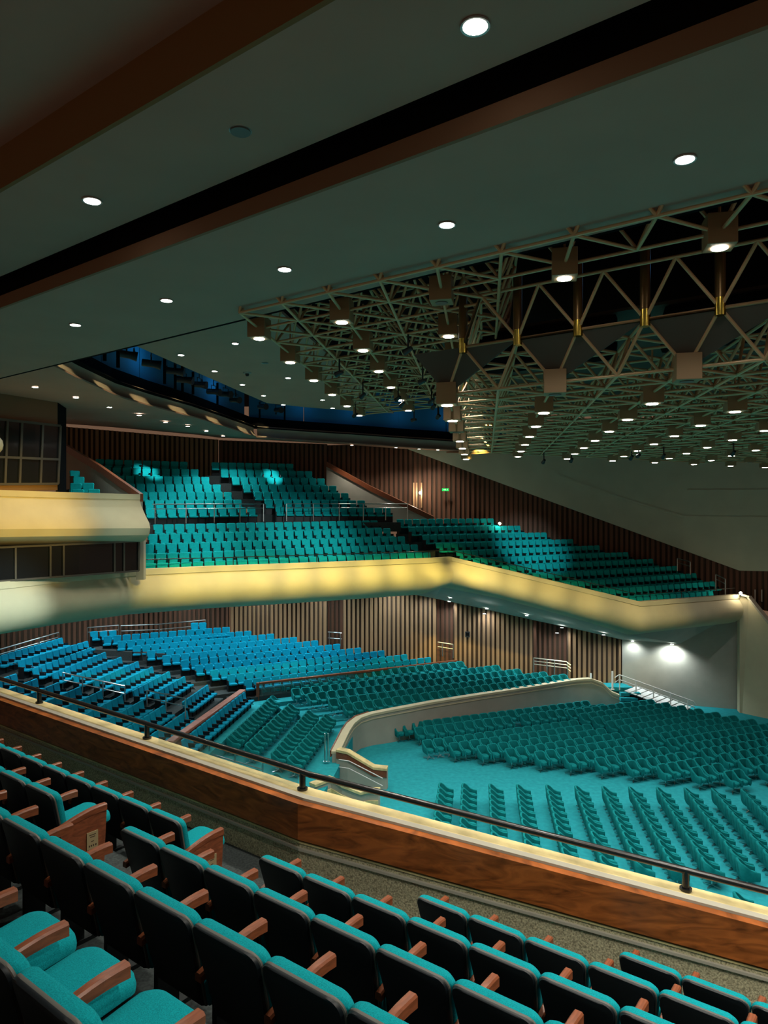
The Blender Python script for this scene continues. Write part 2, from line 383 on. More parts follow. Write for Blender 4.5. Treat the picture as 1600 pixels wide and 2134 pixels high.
# sloping stair parapet at the right end of the balcony and the big pale wall below it
k4 = at(1640, 1345, 41.0); b = MB()
b.prism([k3, at(1560, 1245, 42.8), k4, at(1640, 1580, 41.0), at(1541, 1580, 43.0)], (0.1, 0.5, 0))
wr = struct(b.build('wall_right', 'front_plaster'), 'pale plaster wall with sloping top at the right edge below the balcony', 'wall')
c = MB(); c.bar(k3 + Vector((0, -0.02, 0.02)), at(1560, 1243, 42.8), 0.42, 0.1); c.bar(at(1560, 1243, 42.8), k4 + Vector((0, 0, 0.05)), 0.42, 0.1); c.build('coping', 'plaster', wr)
b = MB(); b.prism([at(1296, 1322, 46.0), at(1556, 1285, 43.6), at(1556, 1600, 43.6), at(1296, 1560, 46.0)], (0.1, 0.3, 0))
struct(b.build('wall_right', 'plaster'), 'pale wall under the right end of the balcony, lit by one bright lamp', 'wall')
# ---- lower slatted wall with recesses
def lw(px0, y0, px1, y1, top0, top1):
    p0 = pl(px0, y0); p1 = pl(px1, y1); return (p0, p1, -11.5, -11.5, zat(0, top0, y0) + 0.15, zat(0, top1, y1) + 0.15)
slat_wall('wall_back', 'slatted wood wall at left below the balcony front',
          [lw(-160, 43.3, 0, 45.3, 1214, 1208), lw(0, 45.3, 150, 46.8, 1208, 1203), lw(150, 46.8, 300, 48.2, 1203, 1200), lw(300, 48.2, 478, 49.3, 1200, 1197)], 'slat_shaded', 0.30, 0.16, 0.1)
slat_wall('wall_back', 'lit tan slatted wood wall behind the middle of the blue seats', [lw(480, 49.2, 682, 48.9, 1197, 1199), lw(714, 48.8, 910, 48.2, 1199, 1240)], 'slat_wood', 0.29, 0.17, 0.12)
slat_wall('wall_back', 'recessed slatted wood panels between the tan walls below the balcony', [lw(680, 49.9, 716, 49.8, 1199, 1199), lw(908, 49.2, 946, 49.0, 1243, 1250), lw(1110, 48.2, 1182, 47.7, 1288, 1304)], 'slat_shaded', 0.29, 0.17, 0.1)
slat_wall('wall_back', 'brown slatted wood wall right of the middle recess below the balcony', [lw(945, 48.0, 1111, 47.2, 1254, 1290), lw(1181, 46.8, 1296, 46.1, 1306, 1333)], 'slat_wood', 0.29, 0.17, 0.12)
# ---- left tier: gold bulging front, booth, windows below
gp_ = [at(-260, 1012, 23.5), at(-120, 1017, 25.0), at(0, 1021, 26.7), at(150, 1026, 28.8), at(292, 1030, 30.8)]
gprof = [(-0.5, 0.0), (0.0, 0.0), (0.0, -0.2), (-0.03, -0.21), (0.05, -0.4), (0.30, -0.75), (0.55, -1.05), (0.62, -1.25), (0.55, -1.5), (0.3, -1.7), (-0.2, -1.88), (-0.6, -1.95), (-0.6, 0.0)]
gprof = [(o, z * h) for (o, z), h in zip(gprof, [1.15] * 13)]
b = MB(); secs = []
for i, p in enumerate(gp_):
    d = (gp_[min(i + 1, 4)] - gp_[max(i - 1, 0)]); d.z = 0; d.normalize(); n = Vector((d.y, -d.x, 0))
    secs.append([p + n * (o * 1.5) + Vector((0, 0, z * 1.0)) for o, z in gprof])
b.loft(secs, closed=True)
struct(b.build('wall_tier_front', 'front_plaster', smooth=True), 'bulging cream front of the upper left tier', 'wall')
# ---- control booth above the left tier: dark panes between mullions
def booth(name, label, p0, p1, zb0, zt0, zb1, zt1, cols, rows, mw, lean=0.0):
    root = MB(); root = None
    b = MB(); d = (p1 - p0).normalized(); n = Vector((d.y, -d.x, 0))
    q = lambda t, u: lerp(p0, p1, t) + Vector((0, 0, EYE + lerp(lerp(zb0, zb1, t), lerp(zt0, zt1, t), u))) + n * (lean * u)
    for t in cols: b.bar(q(t, 0), q(t, 1), mw, 0.12, up=n)
    for u in rows: b.bar(q(0, u), q(1, u), 0.12, mw)
    root = struct(b.build(name, 'panel_grey'), label, 'window')
    for c0, c1 in zip(cols, cols[1:]):
        for r0_, r1_ in zip(rows, rows[1:]):
            g = MB(); g.prism([q(c0, r0_), q(c1, r0_), q(c1, r1_), q(c0, r1_)], -n * 0.02); g.build('pane', 'booth_glass', root)
    return root
def plz(px, Y): return Vector(((px - CX) / F * Y, Y, 0))
pB0 = plz(-120, 25.4); pB1 = plz(120, 29.6)
booth('window_1', 'dark control booth windows in two rows above the left tier', pB0, pB1, zat(0, 1010, 25.4), zat(0, 862, 25.4), zat(0, 1008, 29.6), zat(0, 888, 29.6), [0, 0.25, 0.5, 0.63, 0.825, 1.0], [0, 0.42, 1.0], 0.09, lean=0.15)
b = MB(); b.prism([Vector((p.x, p.y, EYE + z)) for p, z in ((pB0, zat(0, 862, 25.4)), (pB1, zat(0, 888, 29.6)), (pB1, 5.2), (pB0, 5.2))], (-0.2, 0.1, 0))
struct(b.build('wall_left', 'riser_brown'), 'dark bulkhead between the control booth windows and the soffit', 'wall')
b = MB(); b.prism([Vector((p.x, p.y, EYE + z)) for p, z in ((pB0, zat(0, 1024, 25.4)), (pB1, zat(0, 1022, 29.6)), (pB1, zat(0, 1008, 29.6)), (pB0, zat(0, 1010, 25.4)))], (-0.5, 0.3, 0))
struct(b.build('trim_8', 'riser_orange'), 'orange wooden sill below the control booth windows', 'trim')
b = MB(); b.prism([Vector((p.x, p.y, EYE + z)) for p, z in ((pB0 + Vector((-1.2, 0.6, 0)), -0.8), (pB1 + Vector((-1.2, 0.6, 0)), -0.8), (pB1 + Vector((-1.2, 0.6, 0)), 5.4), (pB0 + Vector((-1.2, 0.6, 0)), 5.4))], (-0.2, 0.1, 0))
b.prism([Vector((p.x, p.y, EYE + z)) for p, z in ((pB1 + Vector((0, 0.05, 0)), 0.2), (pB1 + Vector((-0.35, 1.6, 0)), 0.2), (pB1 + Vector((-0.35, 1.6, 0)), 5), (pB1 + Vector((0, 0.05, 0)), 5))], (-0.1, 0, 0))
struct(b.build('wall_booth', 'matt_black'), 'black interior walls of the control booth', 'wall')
o = MB(); secs = []
for k in range(7):
    a = math.pi * k / 6; r = 0.26 * math.sin(a) + 0.01; z = 0.34 * math.cos(a)
    secs.append([Vector((r * math.cos(t), r * math.sin(t), z)) for t in [2 * math.pi * j / 12 for j in range(12)]])
cz = at(-10, 927, 26.4)
oo = MB().loft(secs, closed=True).build('cushion', 'beige', None, smooth=True); oo.location = cz
tag(oo, 'rounded beige padded object at the left edge by the booth windows', 'cushion')
# windows strip between the two left fronts
pW0 = plz(-200, 23.6); pW1 = plz(288, 30.6)
booth('window_2', 'dark strip of windows between the gold front and the white balcony front', pW0, pW1, -2.5, zat(0, 1150, 23.6), -2.5, zat(0, 1128, 30.6), [0, 0.26, 0.41, 0.56, 0.62, 0.87, 0.92, 1.0], [0, 1.0], 0.07)
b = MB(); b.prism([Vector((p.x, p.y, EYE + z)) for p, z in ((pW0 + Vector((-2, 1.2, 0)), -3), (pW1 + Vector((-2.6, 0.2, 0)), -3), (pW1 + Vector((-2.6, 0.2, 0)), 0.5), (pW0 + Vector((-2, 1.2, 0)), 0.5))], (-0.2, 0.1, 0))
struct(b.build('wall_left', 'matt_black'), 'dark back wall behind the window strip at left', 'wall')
b = MB(); b.box(at(292, 1150, 30.9) + Vector((0, 0.1, -0.2)), 0.32, 0.3, 2.0)
struct(b.build('wall_pier', 'plaster'), 'pale pier at the right end of the window strip', 'wall')
b = MB(); fl = [Vector((p.x, p.y, EYE - 0.55)) for p in (gp_[0], gp_[2], gp_[4], gp_[4] + Vector((-1.5, 6, 0)), gp_[0] + Vector((-8, 6, 0)))]
b.prism(fl, (0, 0, -0.2)); struct(b.build('floor_tier', 'step_carpet'), 'dark floor of the upper left tier', 'floor')
# ---- sloping stair walls with wood caps
def ramp_wall(name, label, pts, drop, off=(0.05, 0.18, 0), cap=0.34):
    b = MB(); c = MB()
    for (p, q), (d0, d1) in zip(zip(pts, pts[1:]), zip(drop, drop[1:])):
        b.prism([p, q, q - Vector((0, 0, d1)), p - Vector((0, 0, d0))], off)
        e = Vector((-0.01, -0.06, 0))
        c.prism([p + e, q + e, q + e - Vector((0, 0, cap)), p + e - Vector((0, 0, cap))], Vector(off) + Vector((0.02, 0.1, 0)))
    r = struct(b.build(name, 'plaster'), label, 'wall'); c.build('cap', 'arm_wood', r); return r
ramp_wall('wall_stair', 'sloping pale stair wall with brown wood cap at upper left', [at(122, 918, 36.5), at(205, 968, 33.5), at(292, 1029, 31.0)], [3.2, 2.2, 1.0])
ramp_wall('wall_stair', 'sloping pale stair wall with brown wood cap in the middle of the far balcony', [at(680, 962, 48.2), at(770, 1012, 47.0), at(903, 1076, 45.4)], [2.9, 2.2, 0.75])

# ================================================================ SEAT ROWS (plan only; seats come below)
# each row: left / right end of the seat-back tops, pixel and depth
def rowpts(l, r): return at(*l), at(*r)
ROWS = {}
def span(a, b, n): return [tuple(x + (y - x) * i / (n - 1) for x, y in zip(a, b)) for i in range(n)]
def fromlists(xl, yl, Yl, xr, yr, Yr):
    return [rowpts(l, r) for l, r in zip(zip(xl, yl, Yl), zip(xr, yr, Yr))]
lin = lambda a, b, n: [a + (b - a) * i / (n - 1) for i in range(n)]
ROWS['upper_left'] = fromlists([198, 212, 240, 262, 288, 300, 302], lin(957, 1061, 7), lin(44, 38.5, 7), [392, 415, 437, 461, 484, 505, 534], lin(963, 1058, 7), lin(45.3, 41.3, 7))
ROWS['upper_mid'] = fromlists([440, 459, 482, 505, 528, 550, 573], lin(964, 1057, 7), lin(45.6, 41.7, 7), [612, 651, 677, 702, 727, 762, 815], lin(967, 1059, 7), lin(47, 44, 7))
ROWS['lower_left'] = fromlists([318, 306, 298, 298, 300], lin(1094, 1176, 5), lin(36.5, 32.5, 5), [788, 815, 845, 872, 898], lin(1085, 1152, 5), lin(43, 41, 5))
zr = [-0.5 - 0.43 * i for i in range(11)]
xl = [826, 851, 880, 908, 950, 985, 1046, 1110, 1175, 1240, 1312]; yl = [1083, 1099, 1116, 1133, 1149, 1164, 1181, 1197, 1214, 1230, 1247]
xr = [1030, 1085, 1140, 1195, 1250, 1310, 1362, 1412, 1452, 1490, 1487]; yr = [1081, 1096, 1110, 1124, 1137, 1151, 1165, 1180, 1195, 1212, 1232]
Yl = [43.6, 42.8, 42.0] + [-zr[i] * F / (yl[i] - CY) for i in range(3, 11)]; Yr = [47.2, 47.1, 47.0] + [min(47.0, -zr[i] * F / (yr[i] - CY)) for i in range(3, 11)]
Yl[3] = 41.6; Yl[4] = 41.3
ROWS['lower_right'] = fromlists(xl, yl, Yl, xr, yr, Yr)
ROWS['pocket'] = fromlists([148, 146, 145, 146], [982, 995, 1008, 1021], [33.6, 32.9, 32.2, 31.5], [165, 182, 197, 212], [981, 994, 1007, 1020], [33.9, 33.2, 32.5, 31.8])
# stalls: big middle block
ROWS['stalls_mid'] = fromlists([186, 215, 244, 275, 305, 337, 375, 405, 437, 472, 507], lin(1317, 1418, 11), lin(45, 40, 11), [245, 480, 525, 572, 620, 664, 710, 754, 802, 850, 899], [1315, 1307, 1315, 1321, 1328, 1335, 1342, 1350, 1356, 1364, 1370], lin(46.2, 46.3, 11))
# stalls: left block, rows running away from the viewer (near end first)
fx = [132, 185, 193, 222, 255, 290, 320, 355, 387, 435]; fy = [1329, 1336, 1349, 1359, 1369, 1378, 1389, 1399, 1409, 1427]
nx = [-12, 38, 68, 110, 152, 195, 238, 278, 322, 382]; ny = [1371, 1379, 1395, 1404, 1411, 1420, 1428, 1440, 1446, 1464]
fY = lin(41.5, 38.6, 10); rows = []
for i in range(10):
    f = at(fx[i], fy[i], fY[i]); z = f.z - EYE; n = pz(nx[i], ny[i], z)
    rows.append((n, f))
ROWS['stalls_left'] = rows
rows = []
gx_ = [-8, 37, 80, 125, 170, 214, 257, 300, 345, 392]; gy_ = [1396, 1404, 1414, 1422, 1431, 1439, 1449, 1459, 1469, 1481]
for i in range(1, 10):
    z = ROWS['stalls_left'][i][0].z - EYE; f = pz(gx_[i], gy_[i], z); rows.append((f - UA * 4.2, f))
ROWS['stalls_near'] = rows
ROWS['stalls_rail'] = [(pz(380, 1545, -9.5), pz(512, 1441, -9.5))]
# terrace of tub chairs above the curved wall
ROWS['terrace'] = [(l - NC * 0.4, r - NC * 0.4) for l, r in fromlists([548, 612, 646, 690, 722], [1427, 1443, 1453, 1465, 1475], [40, 39.2, 38.5, 37.7, 37], [975, 1050, 1095, 1150, 1192], [1383, 1391, 1399, 1405, 1410], [45.6, 45.2, 44.8, 44.4, 44])]
# left terrace columns (near, far)
cz = -10.25
ROWS['left_terrace'] = [(pz(a, b_, cz), pz(c_, d_, cz)) for a, b_, c_, d_ in ((482, 1541, 577, 1450), (521, 1556, 613, 1467), (577, 1573, 652, 1481), (610, 1584, 688, 1489))]
ROWS['left_terrace_near'] = [(pz(513, 1640, cz), pz(546, 1603, cz)), (pz(556, 1660, cz), pz(585, 1612, cz)), (pz(440, 1600, cz), pz(462, 1580, cz))]
# arena: columns at the bottom right
rows = []
for i, x in enumerate((929, 977, 1033, 1090, 1151, 1211, 1267, 1323, 1380, 1438, 1495, 1556, 1617)):
    f = pz(x, 1632 + i * 1.1, -11.2); f = f + UC * 0
    L = (f.y - (23.0 - 0.03 * i)) / UA.y
    rows.append((f - UA * L, f))
ROWS['arena_columns'] = rows
rows = [(pz(x, 1905, -11.2), pz(x, 1905, -11.2) + UA * 1.2) for x in (1505, 1578)]
ROWS['arena_front'] = rows
# arena: large fan block
def xsect(p, d, a, e):            # p+u*d meets line a-e
    v = e - a; den = d.x * v.y - d.y * v.x; return ((a.x - p.x) * v.y - (a.y - p.y) * v.x) / den
za = -11.2
T0 = pz(882, 1548, za); T11 = pz(1590, 1622, za)
A0 = pz(1168, 1492, za); A1 = pz(1600, 1622, za); R0_ = pz(1375, 1462, za); R1_ = pz(1605, 1507, za)
ra = []; rb = []
for k in range(-2, 13):
    p = lerp(T0, T11, k / 11); ua = xsect(p, UC, A0, A1); ur = xsect(p, UC, R0_, R1_)
    if k >= 0 and ua > 0.6: ra.append((p, p + UC * ua))
    if ur - ua > 1.2: rb.append((p + UC * (ua + 1.0), p + UC * ur))
ROWS['arena_fan'] = ra; ROWS['arena_side'] = rb
p = pz(822, 1514, za); q = p + UC * 12.6
ROWS['arena_wall'] = [(p, q), (p + NC * 0.95 + UC * 0.75, q + NC * 0.95 + UC * 0.4)]

SEAT_H = 0.86
def terrace(name, label, rows, face, m, back=0.32, ext=0.5, floor_cap=None, last=0.9, cat='floor'):
    """one flat tread per row, its riser below; face(row dir) gives the front direction"""
    b = MB(); n = len(rows); lines = []
    for L, R in rows:
        d = (R - L); d.z = 0; d.normalize(); f = face(d)
        lines.append((L - d * ext - f * back, R + d * ext - f * back, f, d))
    for i in range(n):
        l0, r0_, f, d = lines[i]
        if i + 1 < n:
            l1, r1_, f1, d1 = lines[i + 1]
            # extend both lines to common width so the treads leave no gaps
            dep = abs((l1 - l0).dot(f)); dep2 = abs((r1_ - r0_).dot(f))
        else: dep = dep2 = last
        z = -SEAT_H
        a = Vector((l0.x, l0.y, l0.z + z)); c = Vector((r0_.x, r0_.y, r0_.z + z))
        b.prism([a, c, c + f * (dep2 + 0.02), a + f * (dep + 0.02)], (0, 0, -0.55))
    return struct(b.build(name, m), label, cat)
right = lambda d: Vector((d.y, -d.x, 0))
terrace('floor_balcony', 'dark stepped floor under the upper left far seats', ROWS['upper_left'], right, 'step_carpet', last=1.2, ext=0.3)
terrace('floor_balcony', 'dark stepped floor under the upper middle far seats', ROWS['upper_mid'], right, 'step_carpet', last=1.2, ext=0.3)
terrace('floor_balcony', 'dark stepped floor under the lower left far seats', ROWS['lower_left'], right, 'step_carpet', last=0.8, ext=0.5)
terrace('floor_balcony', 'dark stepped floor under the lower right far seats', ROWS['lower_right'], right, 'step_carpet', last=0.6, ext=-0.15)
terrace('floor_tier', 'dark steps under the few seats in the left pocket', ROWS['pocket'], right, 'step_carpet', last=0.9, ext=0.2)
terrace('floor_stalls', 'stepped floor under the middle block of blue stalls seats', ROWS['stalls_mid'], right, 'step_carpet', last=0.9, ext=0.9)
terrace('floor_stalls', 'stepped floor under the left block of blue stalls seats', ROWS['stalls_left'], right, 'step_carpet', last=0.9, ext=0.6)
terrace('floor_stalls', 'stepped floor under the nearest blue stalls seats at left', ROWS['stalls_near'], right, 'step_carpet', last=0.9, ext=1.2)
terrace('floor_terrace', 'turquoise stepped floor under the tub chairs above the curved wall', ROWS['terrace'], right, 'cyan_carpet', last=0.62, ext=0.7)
lt = [pz(330, 1560, -10.25), pz(470, 1430, -10.25), pz(560, 1420, -10.25), pz(735, 1478, -10.4), pz(735, 1500, -10.25), pz(700, 1570, -10.25), pz(640, 1660, -10.25), pz(560, 1760, -10.25), pz(380, 1760, -10.25)]
struct(poly_slab('floor_terrace', [Vector((p.x, p.y, EYE - 11.05)) for p in lt], 0.9, 'cyan_carpet', up=False), 'turquoise terrace floor under the four left columns of tub chairs', 'floor')
r = ROWS['stalls_rail'][0]
struct(poly_slab('floor_stalls', [Vector((p.x, p.y, EYE - 10.36)) for p in (r[0] - UA * 2 + Vector((-0.5, 0, 0)), r[1] + UA * 0.6 + Vector((-0.5, 0, 0)), r[1] + UA * 0.6 + Vector((0.75, 0, 0)), r[0] - UA * 2 + Vector((0.75, 0, 0)))], 0.9, 'cyan_carpet', up=False),
       'low platform under the single row of blue seats beside the pink rail', 'floor')

# ================================================================ SEAT MODELS
def rounded(wt, wb, h, r, n=4):
    """outline in (x, w): width wt at the top, wb at the bottom, rounded upper corners"""
    pts = [(-wb / 2, 0), (wb / 2, 0)]
    for k in range(n + 1):
        a = (math.pi / 2) * k / n; pts.append((wt / 2 - r + r * math.cos(a), h - r + r * math.sin(a)))
    for k in range(n + 1):
        a = math.pi / 2 + (math.pi / 2) * k / n; pts.append((-wt / 2 + r + r * math.cos(a), h - r + r * math.sin(a)))
    return pts
def slab(b, out, layers, place):
    """stack of outlines, each (inset, depth); place(x, w, depth) maps to 3D"""
    cx = sum(p[0] for p in out) / len(out); cw = sum(p[1] for p in out) / len(out)
    hx = max(abs(p[0] - cx) for p in out); hw = max(abs(p[1] - cw) for p in out); secs = []
    for ins, t in layers:
        secs.append([Vector(place(cx + (x - cx) * (1 - ins / hx), cw + (w_ - cw) * (1 - ins / hw), t)) for x, w_ in out])
    b.loft(secs, closed=True)
def simple_seat(fabric, arm):
    """far seat: parts as (name, mesh)"""
    tilt = 0.2
    b = MB(); slab(b, rounded(0.49, 0.45, 0.50, 0.06, 2), [(0.02, 0.0), (0.0, 0.025), (0.0, 0.055), (0.03, 0.085)], lambda x, w_, t: (x, -tilt * w_ + t + 0.10 * 0, 0.38 + w_))
    parts = [('backrest', b.mesh('backrest', fabric))]
    b = MB(); slab(b, rounded(0.46, 0.46, 0.44, 0.05, 2), [(0.02, 0.0), (0.0, 0.03), (0.0, 0.07), (0.03, 0.1)], lambda x, w_, t: (x, 0.06 + w_, 0.34 + t + 0.05 * w_))
    parts.append(('seat_cushion', b.mesh('seat_cushion', fabric)))
    b = MB(); b.box((0, 0.16, 0.17), 0.44, 0.22, 0.34); b.box((-0.252, 0.16, 0.28), 0.03, 0.30, 0.56); b.box((0.252, 0.16, 0.28), 0.03, 0.30, 0.56)
    parts.append(('base', b.mesh('base', 'black_shell')))
    b = MB()
    b.box((0.25, 0.17, 0.58), 0.045, 0.36, 0.04)
    if arm: b.box((-0.262, 0.17, 0.58), 0.05, 0.36, 0.04)
    parts.append(('armrest', b.mesh('armrest', 'dark_metal')))
    return parts
def tub_chair():
    secs = []; W = 0.275; D = 0.25
    plan = [(W, 0.29, 0.56), (W, 0.16, 0.575), (W, 0.04, 0.62), (W, -0.08, 0.73), (0.258, -0.17, 0.79), (0.21, -0.235, 0.81), (0.12, -D, 0.815)]
    plan = plan + [(0, -D - 0.006, 0.815)] + [(-x, y, h) for x, y, h in reversed(plan)]
    for k, (x, y, h) in enumerate(plan):    # horseshoe from the right arm tip round the back to the left arm tip
        p = Vector((x, y, 0)); x0, y0, _ = plan[max(k - 1, 0)]; x1, y1, _ = plan[min(k + 1, len(plan) - 1)]
        d = Vector((x1 - x0, y1 - y0, 0)).normalized(); o = Vector((-d.y, d.x, 0))
        if o.dot(p) < 0: o = -o
        lean = 0.08 * (h - 0.4) if y < 0 else 0.0
        i = p - o * 0.075; c = Vector((0, 0, 1)); lo = 0.28
        secs.append([p - o * 0.035 + c * lo, p + c * (lo + 0.1), p + o * lean + c * (h - 0.03), p + o * (lean - 0.02) + c * h, i + o * lean + c * (h - 0.012), i + c * (lo + 0.06)])
    b = MB(); b.loft(secs, closed=True); parts = [('shell', b.mesh('shell', 'tub_fabric', smooth=True))]
    b = MB(); out = [(0.2 * math.cos(a) * (1.0 if math.sin(a) > 0 else 1), 0.02 + (0.27 if math.sin(a) > 0 else 0.19) * math.sin(a)) for a in [2 * math.pi * k / 10 for k in range(10)]]
    slab(b, out, [(0.03, 0.0), (0.0, 0.03), (0.0, 0.12), (0.03, 0.15)], lambda x, w_, t: (x * 1.05, w_ + 0.03, 0.32 + t)); parts.append(('cushion', b.mesh('cushion', 'tub_fabric')))
    b = MB(); b.tube([(0, 0, 0.05), (0, 0, 0.34)], 0.022, 6)
    for k in range(4):
        a = math.pi / 4 + k * math.pi / 2; b.bar((0, 0, 0.06), (0.27 * math.cos(a), 0.27 * math.sin(a), 0.025), 0.035, 0.03)
    parts.append(('pedestal', b.mesh('pedestal', 'steel')))
    return parts
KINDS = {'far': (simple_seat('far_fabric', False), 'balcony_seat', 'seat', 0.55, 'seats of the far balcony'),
         'stall': (simple_seat('blue_lit_fabric', False), 'stalls_seat', 'seat', 0.55, 'blue fixed seats in the stalls'),
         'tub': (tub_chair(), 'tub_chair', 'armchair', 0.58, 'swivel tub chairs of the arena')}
POOL = {'far': [], 'stall': [], 'tub': []}
def fill(key, kind, phrase, zdrop=SEAT_H, skip=(), jit=0.0):
    pitch = KINDS[kind][3]
    for ri, (L, R) in enumerate(ROWS[key]):
        d = R - L; n = max(1, int(round(d.length / pitch))); dh = Vector((d.x, d.y, 0)).normalized(); rz = math.atan2(dh.y, dh.x) + math.pi
        for i in range(n):
            if (ri, i) in skip: continue
            p = L + d * ((i + 0.5) / n)
            a = rz + random.uniform(-jit, jit)
            lab = phrase.format(i=ordn(i + 1), r=ordn(ri + 1))
            POOL[kind].append((p.y, Vector((p.x, p.y, p.z - zdrop)), a, lab))
fill('upper_left', 'far', 'teal seat, {i} from the left in {r} row, far balcony upper left block')
fill('upper_mid', 'far', 'teal seat, {i} from the left in {r} row, far balcony upper middle block')
fill('lower_left', 'far', 'teal seat, {i} from the left in {r} row, far balcony lower left block')
fill('lower_right', 'far', 'teal seat, {i} from the left in {r} row, far balcony right block')
fill('pocket', 'far', 'dim teal seat, {i} from the left in {r} row, pocket beside booth')
fill('stalls_mid', 'stall', 'blue seat, {i} from the left in {r} row, middle stalls block')
ROWS['stalls_back'] = [rowpts((397, 1299, 47), (431, 1298, 47.3))]
fill('stalls_back', 'stall', 'blue seat, {i} of two alone behind the middle stalls block')
fill('stalls_left', 'stall', 'blue seat, {i} from the near end of {r} row, left stalls block')
fill('stalls_near', 'stall', 'blue seat, {i} from the near end of {r} row, nearest stalls block')
fill('stalls_rail', 'stall', 'blue seat, {i} from the near end of the row beside the pink rail')
J = 0.05
fill('terrace', 'tub', 'teal tub chair, {i} from the left in {r} row, terrace above curved wall', 0.8, jit=J)
fill('left_terrace', 'tub', 'teal tub chair, {i} from the near end, {r} column of left terrace', 0.8, jit=J)
fill('left_terrace_near', 'tub', 'teal tub chair, {i} from the near end, {r} short column behind glass rail', 0.8, jit=0.25)
fill('arena_columns', 'tub', 'teal tub chair, {i} from the near end, {r} arena column from the left', 0.8, jit=J)
fill('arena_front', 'tub', 'teal tub chair, {i} in {r} column at the bottom right of the arena', 0.8, jit=J)
fill('arena_fan', 'tub', 'dark teal tub chair, {i} from the aisle in {r} row, arena fan block', 0.8, jit=J)
fill('arena_side', 'tub', 'dark teal tub chair, {i} from the left in {r} row, right arena block', 0.8, jit=J)
fill('arena_wall', 'tub', 'teal tub chair, {i} from the left in {r} row along the curved wall', 0.8, skip=((1, 10),), jit=J)
def visible(p):
    x = CX + p.x / p.y * F; y = CY - (p.z - EYE + 0.5) / p.y * F if False else CY - (p.z + 0.5 - EYE) / p.y * F
    if not (-25 < x < 1625): return False
    lim = 1460 + x * 0.36 if x < 640 else 1655 + (x - 640) * 0.27      # our own parapet hides what lies below it
    return y < lim + 25
STUFF = {'far': 'more teal seats in the farthest rows of the far balcony', 'stall': 'more blue seats in the farthest stalls rows', 'tub': 'more teal tub chairs in the farthest rows of arena and terrace'}
for kind in ('far', 'stall', 'tub'):
    parts, nm, cat, pitch, group = KINDS[kind]
    pool = sorted([s for s in POOL[kind] if visible(s[1])], key=lambda s: s[0])
    for Y, loc, a, lab in pool[:300]:
        t = thing(nm, loc, a, lab, cat, group)
        if kind == 'tub': t.scale = (0.99, 1.08, 1.04)
        for pn, me in parts: obj(pn, me, t)
    rest = pool[300:]
    print('SEATS', kind, len(POOL[kind]), len(pool), len(rest))
    if rest:
        mb = MB(); mats = []
        for pn, me in parts:
            mi = me.materials[0].name
            if mi not in mats: mats.append(mi)
            vs = [v.co.copy() for v in me.vertices]; fs = [tuple(p.vertices) for p in me.polygons]
            for Y, loc, a, lab in rest:
                M = Matrix.Translation(loc) @ Matrix.Rotation(a, 4, 'Z') @ Matrix.Diagonal((0.99, 1.08, 1.04, 1) if kind == 'tub' else (1, 1, 1, 1)); n = len(mb.v)
                mb.v += [tuple(M @ v) for v in vs]; mb.f += [tuple(n + k for k in f) for f in fs]; mb.m += [mats.index(mi)] * len(fs)
        o = obj(nm + '_rows', mb.mesh(nm + '_rows', mats, fix=False))
        tag(o, STUFF[kind], cat, None, 'stuff')
# ================================================================ NEAR BALCONY
NROW = {}            # row -> (N of the seat back top, z of the seat back top)
for k in range(-1, 6): NROW[k] = (4.55 - 1.03 * (k - 1), -3.17 + 0.46 * (k - 1))
NROW[4] = (NROW[4][0] - 0.03, NROW[4][1] - 0.13)
FH = 0.90
# parapet line: left piece along the rows, right piece bends outward and descends
PB = Vector((-0.94, 8.12, -3.27))       # bend, inner top edge of the wood
PL_ = PB - UB * 14 + Vector((0, 0, 0.05)); PR = PB + Vector((4.72, -1.03, -0.80)) * 1.35
dL = (PB - PL_).normalized(); dR = (PR - PB).normalized()
oL = UN.copy(); hR = Vector((dR.x, dR.y, 0)).normalized(); oR = Vector((-hR.y, hR.x, 0)); oM = (oL + oR).normalized(); oM = oM / oM.dot(oL)
def par(off, z):      # three points along the parapet, moved outward by off and up by z
    return [PL_ + oL * off + Vector((0, 0, EYE + z)), PB + oM * off + Vector((0, 0, EYE + z)), PR + oR * off + Vector((0, 0, EYE + z))]
def par_loft(name, m, prof, parent=None, seg=None):
    b = MB(); secs = [list(s) for s in zip(*[par(o, z) for o, z in prof])]
    if seg == 0: secs = secs[:2]
    if seg == 1: secs = secs[1:]
    b.loft(secs, closed=True); return b.build(name, m, parent)
# carpeted inner wall and outer cream front
pw = struct(par_loft('wall_parapet', 'carpet_grey', [(-0.02, -0.44), (0.30, -0.44), (0.30, -2.6), (-0.02, -2.6)]), 'grey speckled inner wall of the near balcony parapet', 'wall')
par_loft('wood_panel', 'panel_wood', [(-0.06, 0.0), (0.06, 0.0), (0.06, -0.40), (-0.06, -0.40)], pw, 0)
par_loft('wood_panel', 'panel_wood', [(-0.06, 0.0), (0.06, 0.0), (0.06, -0.40), (-0.06, -0.40)], pw, 1)
par_loft('trim_rail', 'ledge_cream', [(-0.035, -0.43), (0.05, -0.43), (0.05, -0.45), (-0.035, -0.45)], pw)
par_loft('trim_rail', 'plaster', [(-0.05, -0.50), (0.0, -0.50), (0.0, -0.53), (-0.05, -0.53)], pw)
par_loft('shadow_gap', 'matt_black', [(0.0, -0.38), (0.28, -0.38), (0.28, -0.46), (0.0, -0.46)], pw)
par_loft('ledge', 'ledge_cream', [(0.06, -0.05), (0.06, 0.03), (0.11, 0.05), (0.12, 0.035), (0.30, 0.04), (0.32, 0.0), (0.32, -0.4), (0.06, -0.4)], pw)
par_loft('ledge_lip', 'plaster', [(0.045, -0.02), (0.045, 0.028), (0.09, 0.052), (0.09, -0.02)], pw)
